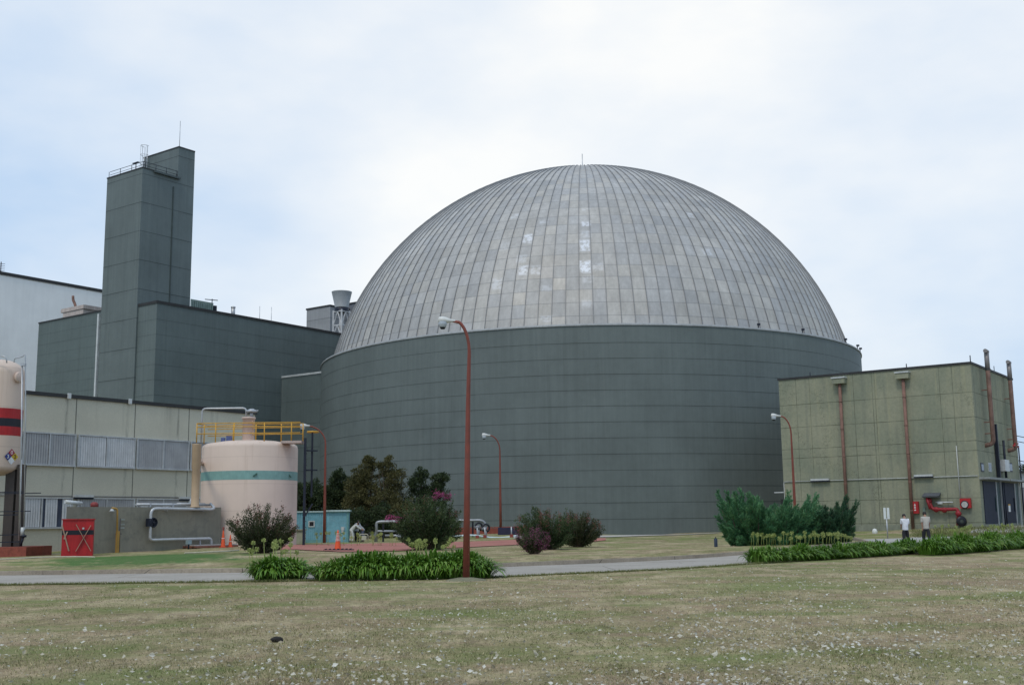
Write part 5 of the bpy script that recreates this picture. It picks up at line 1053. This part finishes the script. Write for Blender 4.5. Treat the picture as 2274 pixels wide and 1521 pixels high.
# junipers
def juniper(label, base, Y, tips, mat, bpx, hw, lean=0., dens=150):
    t = thing('juniper', label, 'juniper', base, 'feathery junipers'); base = Vector(base); m = MB(); st = MB()
    bx_, by_ = bpx; full = [(x_, y_, d_, 1.) for x_, y_, d_ in tips]
    for x_, y_, d_ in tips*4: k = random.uniform(.5, .97); full.append((bx_+(x_-bx_)*k*random.uniform(.8, 1.05), by_+(y_-by_)*k+random.uniform(-5, 5), random.uniform(-1.5, 1.2), k))
    for x_ in np.linspace(-1, 1, 18): full.append((bx_+x_*hw, 1205-random.uniform(0, 14), random.uniform(-1.3, -.2), .6))
    for tx, ty, dy, kk in full:
        tip = pt(tx, ty, Y); tip.y += dy; L = (tip-base).length
        root = base+Vector(((tip.x-base.x)*.18, dy*.3, .05)); mid = root.lerp(tip, .55)+Vector(((tip.x-base.x)*.16, 0, -.10*L))
        st.tube([root, mid, tip], [.05, .03, .006], 5)
        a_, b_, c_ = map(np.array, (root, mid, tip)); ax = unit(c_-b_); nsp = int(11*L)+5
        for s_ in np.linspace(.18, 1, nsp):
            o = (1-s_)**2*a_+2*s_*(1-s_)*b_+s_**2*c_; tg = unit((1-s_)*(b_-a_)+s_*(c_-b_)); side = RNG.normal(size=3); side = unit(side-tg*side.dot(tg)); ln = (.16+.30*(1-s_)**.8)*RNG.uniform(.7, 1.35)*min(1.3, .55+L*.3)
            dr = unit(tg*1.5+side*.72+np.array([lean*.25, 0, .12])); k = int(14+ln*75); u = RNG.uniform(0, 1, k)
            p = o+dr*(u*ln)[:, None]+RNG.normal(size=(k, 3))*(.034*(1.1-u))[:, None]; p[:, 2] = np.maximum(p[:, 2], base.z+.04)
            cards(m, p, dr+RNG.normal(size=(k, 3))*.3, RNG.uniform(.08, .19, k), RNG.uniform(.018, .036, k))
    m.build('foliage', LEAFS[mat], t); st.build('stem', bark, t)
    return t
JY = 57
rt_ = lambda s: [(x, y, random.uniform(-1.1, 1.1)) for x, y in s]
juniper('green feathery juniper leaning up left of the round wall edge', gb(1682, 1212, JY), JY, rt_([(1603, 1096), (1612, 1120), (1625, 1100), (1650, 1092), (1655, 1110), (1668, 1112), (1605, 1150), (1600, 1170), (1612, 1190), (1630, 1140), (1640, 1160), (1680, 1130), (1645, 1195), (1625, 1175), (1660, 1180), (1690, 1150), (1635, 1115), (1615, 1200), (1665, 1150), (1640, 1120), (1618, 1138), (1700, 1165), (1625, 1206), (1655, 1206), (1604, 1128), (1700, 1138), (1692, 1120), (1712, 1150), (1708, 1175), (1685, 1108)]), 'juniper', (1682, 1208), 62, -.8)
juniper('broad middle juniper with long plumes pointing up to the right', gb(1716, 1212, JY+.6), JY+.6, rt_([(1735, 1118), (1755, 1100), (1762, 1112), (1800, 1108), (1822, 1102), (1790, 1125), (1822, 1130), (1812, 1140), (1772, 1128), (1710, 1135), (1745, 1140), (1700, 1160), (1780, 1150), (1810, 1165), (1760, 1165), (1830, 1175), (1720, 1150), (1795, 1180), (1740, 1170), (1705, 1180), (1830, 1195), (1770, 1190), (1700, 1200), (1725, 1125), (1690, 1175)]), 'juniper', (1716, 1208), 85, 1.4)
juniper('darker upright juniper at the right end of the juniper group', gb(1822, 1210, JY+.3), JY+.3, rt_([(1875, 1110), (1885, 1122), (1868, 1125), (1892, 1138), (1896, 1150), (1855, 1140), (1885, 1160), (1845, 1155), (1862, 1160), (1880, 1178), (1835, 1165), (1815, 1160), (1855, 1180), (1870, 1195), (1825, 1180), (1840, 1190), (1888, 1185), (1805, 1175), (1812, 1142), (1800, 1158), (1828, 1146), (1822, 1130), (1842, 1136)]), 'junidark', (1822, 1206), 52, .9)
LAMP = ptT(1035, 1289)
# strap-leaved agapanthus hedges
def hedge(label, line, width, H, n_cl, leaves, seedn=0, dense=1., spread=.5):
    a0 = Vector(line[0]); t = thing('agapanthus_hedge', label, 'hedge', (a0.x, a0.y, T(a0.x, a0.y)), 'strap-leaved hedges'); m = MB()
    rs = resample(line, n_cl); V = []; Fc = []
    for i, c in enumerate(rs):
        hh = H*random.uniform(.72, 1.12)
        for _ in range(leaves):
            an = random.uniform(0, 2*math.pi); r = random.random()**.6; bx = c.x+math.cos(an)*r*width*.62+random.uniform(-.12, .12); by = c.y+math.sin(an)*r*width*.62
            bz = T(c.x, c.y); da = an+random.uniform(-.6, .6); out = r*random.uniform(.5, 1.2)
            reach = spread*(.12+.75*out); h = hh*.86*random.uniform(.75, 1.1)*(1.05-.45*min(out, 1)**1.5); droop = max(0, out-.25)*random.uniform(.4, 1.25)
            w = random.uniform(.009, .02)*(1.35 if spread > .57 else 1); dx, dy = math.cos(da), math.sin(da); nx_, ny_ = -dy, dx; b = len(V)
            if abs(bx-LAMP.x) < .3 and by < LAMP.y+.3 and abs(LAMP.y-c.y) < 3: continue
            for k in range(6):
                f = k/5; x = reach*(f**1.25); z = h*(1-(1-f)**1.9)-h*droop*max(0, f-.45)**2*3.2; ww = w*(.55+.9*math.sin(math.pi*(.15+.7*f))) if k < 5 else .002
                V.append((bx+dx*x-nx_*ww, by+dy*x-ny_*ww, bz+max(z, .02))); V.append((bx+dx*x+nx_*ww, by+dy*x+ny_*ww, bz+max(z, .02)+ww*.4))
            for k in range(5): q = b+2*k; Fc.append((q, q+1, q+3, q+2))
    m.v = [tuple(v) for v in V]; m.f = Fc; m.mi = [0]*len(Fc); m.sm = [True]*len(Fc)
    m.build('foliage', LEAFS['strap'], t); return t
def seeds(parent_label, spots, Y, hr=(.4, .75), name='seed_head', cat='seed head bed'):
    b0 = gb(spots[0][0], spots[0][2], Y); t = thing('seed_head_clump', parent_label, cat, b0)
    for px, ty, by in spots:
        Yj = Y+random.uniform(-.6, .6); b = gb(px, by, Yj); top = pt(px+random.uniform(-3, 3), ty, Yj)
        top.z = b.z+random.uniform(*hr)
        m = MB(); m.tube([b-Vector((0, 0, .05)), b.lerp(top, .5)+Vector((random.uniform(-.03, .03), 0, 0)), top], [.011, .009, .008], 5)
        n = 46; u = unit(RNG.normal(size=(n, 3))); tp = np.array(top); rr = RNG.uniform(.05, .085)*(.8 if Y < 40 else 1.05)
        cards(m, tp+u*.015, u, rr, .016); cards(m, tp+u*rr*.85, u+RNG.normal(size=(n, 3))*.4, .05, .035); m.build(name, LEAFS['seed'], t)
    return t
def G0(x, y): return ptT(x, y)
def lin(*pp): return [G0(x, y) for x, y in pp]
hedge('short round agapanthus clump left of the long near hedge', [v+Vector((0, .6, 0)) for v in lin((585, 1292), (640, 1290))], .5, .80, 6, 260, spread=.66)
hedge('long agapanthus hedge around the foot of the tallest lamp', [v+Vector((0, .6, 0)) for v in lin((722, 1291), (1060, 1286))], .55, .82, 24, 240, spread=.62)
hedge('long low agapanthus hedge in front of the junipers and walkers', [v+Vector((0, .6, 0)) for v in lin((1690, 1252), (1850, 1243), (2035, 1230))], .5, .64, 30, 230, spread=.5)
hedge('agapanthus hedge running out of the picture at the right edge', [v+Vector((0, .7, 0)) for v in lin((2078, 1235), (2180, 1228), (2274, 1219))]+[G0(2274, 1219)+Vector((3, 2.6, 0))], .6, .86, 28, 230, spread=.55)
random.seed(11)
seeds('pale agapanthus seed heads rising behind the short near clump', [(random.uniform(550, 670), 1220, 1288) for _ in range(16)], 34.9, (.75, 1.15))
seeds('pale round seed heads standing at the foot of the pink-flowered bush', [(random.uniform(905, 1010), random.uniform(1190, 1212), 1236) for _ in range(24)], 50)
seeds('sparse pale seed heads along the red paving behind the long hedge', [(random.uniform(700, 905), random.uniform(1194, 1204), 1218) for _ in range(28)], 66)
seeds('row of tall pale seed heads along the foot of the junipers', [(1668+i*5.6+random.uniform(-2, 2), random.uniform(1183, 1200), 1222) for i in range(40)], 53.5, (.34, .62))
seeds('yellowish seed heads by the ramp in front of the blue doors', [(random.uniform(2075, 2262), random.uniform(1166, 1178), 1190) for _ in range(34)], 73)
# weeds and tall grass by the ramp, grass blades, litter: uncountable
def stuff(name, mb, mat, label, cat):
    o = mb.build(name, mat); o['kind'] = 'stuff'; o['label'] = label; o['category'] = cat; return o
m = MB(); n = 5200; xs_ = RNG.uniform(2030, 2274, n); 
W0 = np.array([tuple(gb(x, 1190, RNG.uniform(72, 82))) for x in xs_[:1300]]); W0 = np.repeat(W0, 4, 0)+np.c_[RNG.normal(size=(5200, 2))*.18, np.zeros(5200)]
W0[:, 1] += .0
cards(m, W0, np.c_[RNG.normal(size=(5200, 2))*.35, np.ones(5200)], RNG.uniform(.08, .34, 5200), .03)
stuff('weeds', m, foliage_mat('weed_leaf', [(.07, .09, .03), (.16, .17, .06), (.28, .26, .12)], .3), 'straggly yellow-green weeds along the ramp edge', 'weeds')
def lawn_pts(n, y0, y1, pw=2.):
    u = RNG.uniform(0, 1, n); Y = 1/((1/y0)*(1-u)+(1/y1)*u) if pw == 2 else y0+(y1-y0)*u; X = RNG.uniform(-1, 1, n)*(Y*.47+1); return np.stack([X, Y], 1)
NB = 170000; Pn = lawn_pts(NB, 9.5, 40); 
# keep blades off the road: lawn edge line
nl = [(p.x, p.y) for p in near]; nlx = np.array([q[0] for q in nl]); nly = np.array([q[1] for q in nl]); edge = np.interp(Pn[:, 0], nlx, nly)
den = np.sin(Pn[:, 0]*1.3+np.sin(Pn[:, 1]*.9)*2)*np.cos(Pn[:, 1]*1.1+np.sin(Pn[:, 0]*.7)*1.5)
keep = (Pn[:, 1] < edge+.05) & (RNG.uniform(0, 1, NB) < .62+.38*den); Pn = Pn[keep]; den = den[keep]
Zn = Tn(Pn[:, 0], Pn[:, 1])
m = MB(); n = len(Pn); hgt = RNG.uniform(.010, .036, n)*(1+.3*den); ang = RNG.uniform(0, 6.283, n); lean_ = RNG.uniform(-.8, .8, (n, 2)); wd = .0035+.00016*Pn[:, 1]
b0_ = np.c_[Pn, Zn]; sd_ = np.c_[np.cos(ang)*wd, np.sin(ang)*wd, np.zeros(n)]
V = np.stack([b0_-sd_, b0_+sd_, b0_+np.c_[lean_*hgt[:, None], hgt]], 1).reshape(-1, 3); m.v = V.tolist(); m.f = [(3*i, 3*i+1, 3*i+2) for i in range(n)]; m.mi = [0]*n; m.sm = [False]*n
def blade_mat():
    k = N(new_mat('grass_blades')); g_ = k.n('ShaderNodeNewGeometry'); r = g_.outputs['Random Per Island']; p = g_.outputs['Position']
    pf = k.scale(p, (1, .55, 1)); big = k.noise(pf, .16, 5, .62); mid = k.noise(k.scale(p, (.9, .6, 1)), 1.1, 6, .7)
    f = k.ramp(k.math('ADD', k.math('MULTIPLY', big, .5), k.math('MULTIPLY', mid, .5)), .42, .60, -.25, .35)
    c = k.mix(k.math('ADD', r, f, clamp=True), (.47, .385, .24), (.17, .20, .07)); c = k.mulc(c, k.ramp(k.math('FRACT', k.math('MULTIPLY', r, 17.)), 0, 1, .6, 1.2)); return k.out(c, .8, 0, .15)
stuff('grass', m, blade_mat(), 'short dry mown grass of the near lawn', 'grass')
edge_m = MB(); ne = 15000; ex_ = RNG.uniform(nlx[0], 14.5, ne); ey = np.interp(ex_, nlx, nly)+RNG.normal(size=ne)*.07-.03; ez = Tn(ex_, ey)
cards(edge_m, np.c_[ex_, ey, ez], np.c_[RNG.normal(size=(ne, 2))*.5, np.ones(ne)], RNG.uniform(.03, .11, ne), .014)
kx = np.array([(p.x, p.y+.22) for p in kl]); ii = RNG.randint(0, len(kx)-1, 9000); tt = RNG.uniform(0, 1, (9000, 1)); kp = kx[ii]*(1-tt)+kx[ii+1]*tt; kp[:, 1] += np.abs(RNG.normal(size=9000))*.12
cards(edge_m, np.c_[kp, Tn(kp[:, 0], kp[:, 1])+.03], np.c_[RNG.normal(size=(9000, 2))*.5, np.ones(9000)], RNG.uniform(.08, .16, 9000), .016)
stuff('verge_grass', edge_m, MATS.get('x') or foliage_mat('verge_leaf', [(.10, .12, .04), (.17, .19, .06), (.30, .26, .13)], .2), 'ragged grass fringe along the road edges', 'grass')
# fallen pale petals and dry leaves
NL = 11000; L_ = lawn_pts(NL*3, 10, 42); lw8 = np.clip((L_[:, 0]/L_[:, 1]+.47)/.9, 0, 1)**1.2*.95+.16; cl_ = np.sin(L_[:, 0]*.9+L_[:, 1]*.3)*np.sin(L_[:, 1]*.55-L_[:, 0]*.25); lw8 = lw8*(.55+.6*np.clip(cl_, -.4, 1)); kp_ = (RNG.uniform(0, 1, len(L_)) < lw8) & (L_[:, 1] < np.interp(L_[:, 0], nlx, nly)-.1); L_ = L_[kp_][:NL]
m = MB(); n = len(L_); z_ = Tn(L_[:, 0], L_[:, 1])+RNG.uniform(.018, .045, n); dd_ = np.c_[RNG.normal(size=(n, 2)), RNG.uniform(-.1, .35, n)]; sz = RNG.uniform(.022, .06, n)*RNG.choice([.6, 1, 1, 1.4], n)
cards(m, np.c_[L_, z_], dd_, sz, sz*RNG.uniform(.4, .8, n))
stuff('fallen_petals', m, foliage_mat('petal_pale', [(.28, .24, .16), (.42, .38, .28), (.58, .55, .46), (.70, .69, .64)], .1), 'scattered pale fallen petals and dry leaves on the lawn', 'petals')
# ================================================================ PEOPLE
def skin_mesh(pts_, edges, rad, sub=2):
    me = bpy.data.meshes.new('tmp'); me.from_pydata([tuple(p) for p in pts_], edges, []); o = bpy.data.objects.new('tmp', me); COL.objects.link(o)
    o.modifiers.new('s', 'SKIN').use_smooth_shade = True; sv = me.skin_vertices[0].data
    for i, r in enumerate(rad): sv[i].radius = (r, r) if not isinstance(r, tuple) else r
    sv[0].use_root = True
    s = o.modifiers.new('u', 'SUBSURF'); s.levels = sub; s.render_levels = sub
    dg = bpy.context.evaluated_depsgraph_get(); out = bpy.data.meshes.new_from_object(o.evaluated_get(dg)); bpy.data.objects.remove(o)
    out.polygons.foreach_set('use_smooth', [True]*len(out.polygons)); return out
skin_c = paint('skin', (.33, .18, .12), .6, 0, var=.05); hair_m = paint('dark_hair', (.02, .015, .013), .6); shoe_m = paint('shoe', (.02, .02, .02), .5)
def person(label, loc, face, cols, H=1.74, bend_=0., nod=.25, stride=.1, arms=((.05, -.12), (.05, -.12)), elbow=.25, knee=0., cap=False):
    """face: heading angle (0 = away from camera); bend_: torso lean about the hips; arms: (forward, up) swing per side"""
    k = H/1.75; pel = np.array([0, 0, .93]); dz = -knee*.25
    def tor(p): # lean torso points about pelvis
        p = np.array(p, float)-pel; c, s = math.cos(bend_), math.sin(bend_); return np.array([p[0], p[1]*c+p[2]*s, -p[1]*s+p[2]*c])+pel
    J = {'pel': pel, 'wai': tor((0, 0, 1.08)), 'che': tor((0, .0, 1.32)), 'nck': tor((0, 0, 1.47)), 'jaw': tor((0, .02+.05*nod, 1.555)), 'hed': tor((0, .03+.14*nod, 1.64)), 'crn': tor((0, .02+.2*nod, 1.70))}
    J['nos'] = J['hed']+(tor((0, .115, 1.61))-tor((0, 0, 1.64)))*1.0
    for sgn, nm in ((-1, 'L'), (1, 'R')):
        fw, up = arms[0 if sgn < 0 else 1]
        J['sh'+nm] = tor((sgn*.175, 0, 1.42)); s0 = J['sh'+nm]; ua = np.array([sgn*.06, math.sin(fw), -math.cos(fw)]); ua /= np.linalg.norm(ua)
        J['el'+nm] = s0+ua*.28; fa = fw+elbow+(-up); fv = np.array([-sgn*.05, math.sin(fa), -math.cos(fa)]); fv /= np.linalg.norm(fv)
        J['wr'+nm] = J['el'+nm]+fv*.25; J['ha'+nm] = J['wr'+nm]+fv*.075
        side = np.array([1., 0, 0]); pn = np.cross(fv, side)
        for q, (o_, ln) in enumerate(((-.032, .062), (-.011, .075), (.011, .07), (.03, .055))): J['f%d%s' % (q, nm)] = J['ha'+nm]+fv*ln+pn*o_*.9+side*(-sgn)*.012
        J['th'+nm] = J['wr'+nm]+fv*.05+pn*.05-side*sgn*.02
        st = stride*sgn
        J['hp'+nm] = np.array([sgn*.095, 0, .88]); J['kn'+nm] = np.array([sgn*.105, st*.8+.03+knee*.18, .49]); J['an'+nm] = np.array([sgn*.11, st*1.2-.02, .085+max(0, -st)*.25]); J['to'+nm] = J['an'+nm]+np.array([sgn*.02, .16, -.045])
    Z = Matrix.Rotation(-face, 4, 'Z'); q = Vector(loc); t = thing('person', label, 'person', q); 
    def mesh(name, keys, eds, rad, mat, parent=t):
        idx = {n_: i for i, n_ in enumerate(keys)}; P_ = [Z @ Vector(J[n_])*k for n_ in keys]
        me = skin_mesh(P_, [(idx[a], idx[b]) for a, b in eds], [rad[n_]*k for n_ in keys]); me.materials.append(mat); o = bpy.data.objects.new(name, me); COL.objects.link(o); o.parent = parent; return o
    keys = ['pel', 'wai', 'che', 'nck', 'jaw', 'hed', 'crn', 'nos']; ed = [('pel', 'wai'), ('wai', 'che'), ('che', 'nck'), ('nck', 'jaw'), ('jaw', 'hed'), ('hed', 'crn'), ('hed', 'nos')]
    rad = {'pel': .12, 'wai': .115, 'che': .13, 'nck': .055, 'jaw': .062, 'hed': .088, 'crn': .07, 'nos': .02}
    for nm in 'LR':
        keys += ['sh'+nm, 'el'+nm, 'wr'+nm, 'ha'+nm, 'th'+nm]+['f%d%s' % (i, nm) for i in range(4)]+['hp'+nm, 'kn'+nm, 'an'+nm, 'to'+nm]
        ed += [('che', 'sh'+nm), ('sh'+nm, 'el'+nm), ('el'+nm, 'wr'+nm), ('wr'+nm, 'ha'+nm), ('wr'+nm, 'th'+nm)]+[('ha'+nm, 'f%d%s' % (i, nm)) for i in range(4)]+[('pel', 'hp'+nm), ('hp'+nm, 'kn'+nm), ('kn'+nm, 'an'+nm), ('an'+nm, 'to'+nm)]
        rad.update({'sh'+nm: .058, 'el'+nm: .04, 'wr'+nm: .028, 'ha'+nm: .034, 'th'+nm: .012, 'hp'+nm: .085, 'kn'+nm: .055, 'an'+nm: .036, 'to'+nm: .03}); rad.update({'f%d%s' % (i, nm): .0095 for i in range(4)})
    mesh('body', keys, ed, rad, skin_c)
    sk = ['pel', 'wai', 'che', 'shL', 'shR', 'nck']; J['pel2'] = J['pel']+np.array([0, 0, -.02]); 
    J['slL'] = J['shL']*.0+J['elL']*.85+J['shL']*.15; J['slR'] = J['elR']*.85+J['shR']*.15
    if cols[2]: J['slL'] = J['wrL']*.9+J['elL']*.1; J['slR'] = J['wrR']*.9+J['elR']*.1
    J['ncb'] = J['nck']+(J['nck']-J['che'])*.12
    J['pls'] = J['pel']-np.array([0, 0, .09]); mesh('shirt', ['pls', 'pel', 'wai', 'che', 'shL', 'shR', 'elL', 'elR', 'slL', 'slR', 'ncb'] if cols[2] else ['pls', 'pel', 'wai', 'che', 'shL', 'shR', 'slL', 'slR', 'ncb'],
         [('pls', 'pel'), ('pel', 'wai'), ('wai', 'che'), ('che', 'shL'), ('che', 'shR'), ('che', 'ncb')]+([('shL', 'elL'), ('elL', 'slL'), ('shR', 'elR'), ('elR', 'slR')] if cols[2] else [('shL', 'slL'), ('shR', 'slR')]),
         {'pls': .185, 'pel': .165, 'wai': .16, 'che': .175, 'shL': .095, 'shR': .095, 'slL': .07, 'slR': .07, 'elL': .07, 'elR': .07, 'ncb': .072}, cols[0])
    J['cuL'] = J['anL']+np.array([0, 0, .02]); J['cuR'] = J['anR']+np.array([0, 0, .02]); J['bel'] = J['pel']+np.array([0, 0, .05])
    mesh('trousers', ['pel', 'bel', 'hpL', 'knL', 'cuL', 'hpR', 'knR', 'cuR'], [('pel', 'bel'), ('pel', 'hpL'), ('hpL', 'knL'), ('knL', 'cuL'), ('pel', 'hpR'), ('hpR', 'knR'), ('knR', 'cuR')], {'pel': .15, 'bel': .15, 'hpL': .12, 'hpR': .12, 'knL': .092, 'knR': .092, 'cuL': .078, 'cuR': .078}, cols[1])
    for nm in 'LR':
        J['h1'] = J['an'+nm]+np.array([0, -.03, -.03]); J['h2'] = J['to'+nm]+np.array([0, .04, 0]); J['h3'] = (J['h1']+J['h2'])/2
        mesh('shoe', ['h1', 'h3', 'h2'], [('h1', 'h3'), ('h3', 'h2')], {'h1': .045, 'h3': .048, 'h2': .04}, shoe_m)
    up_ = unit(J['crn']-J['jaw']); bk = unit(J['hed']-J['nos']); J['a1'] = J['hed']+bk*.03-up_*.085; J['a2'] = J['hed']+up_*.05+bk*.02; J['a3'] = J['crn']+up_*.012-bk*.02
    mesh('hair', ['a1', 'a2', 'a3'], [('a1', 'a2'), ('a2', 'a3')], {'a1': .105, 'a2': .112, 'a3': .08}, cols[3] if len(cols) > 3 else hair_m)
    return t
cw = paint('cloth_white', (.62, .63, .66), .8, 0, var=.1, sc=6); cbg = paint('cloth_beige', (.40, .375, .33), .8, 0, var=.12, sc=6); cdk = paint('cloth_dark', (.022, .022, .026), .85, var=.2, sc=6); cgr = paint('cloth_grey', (.27, .27, .28), .85, var=.15, sc=6); cof = paint('cloth_offwhite', (.50, .50, .47), .85, var=.12, sc=6); cblu = paint('cloth_slate', (.10, .11, .17), .85, var=.15, sc=6)
person('man in a white short-sleeved shirt and dark trousers walking with head bowed', gb(2013, 1213, 61), R(10), (cw, cdk, False), 1.72, .04, .9, .10, ((.1, -.1), (.35, 0)), .9)
person('man in a beige shirt and dark trousers walking right of the white-shirted man', gb(2059, 1212, 61.3), R(5), (cbg, cdk, False), 1.82, .02, .5, -.12, ((-.15, 0), (.1, 0)), .25)
person('worker in off-white overalls bending forward beside the teal cabin', gb(780, 1208, 84), R(75), (cof, cof, True), 1.72, .75, .3, .06, ((.9, 0), (.8, 0)), .3, knee=.2)
person('worker in a white shirt standing behind the bending one', gb(792, 1207, 85.5), R(150), (cw, cdk, True), 1.66, .25, .6, .05, ((.5, 0), (.6, 0)), .6)
person('worker in grey overalls stooping at the right of the three', gb(806, 1208, 84.6), R(-80), (cgr, cblu, True), 1.70, .85, .4, .08, ((1.0, 0), (.9, 0)), .2, knee=.3)
q = gb(808, 1207, 83.4); m = MB(); m.tube(bend([q+Vector((-.3, 0, 0)), q+Vector((-.3, 0, .62)), q+Vector((.3, 0, .62)), q+Vector((.3, 0, 0))], .15), .03, 6); m.box(q+Vector((0, .1, .35)), (.36, .25, .3)); tag(m.build('tool_trolley', paint('trolley_cream', (.45, .42, .33)), None, q), 'small cream tool frame on the ground before the stooping worker', 'trolley')
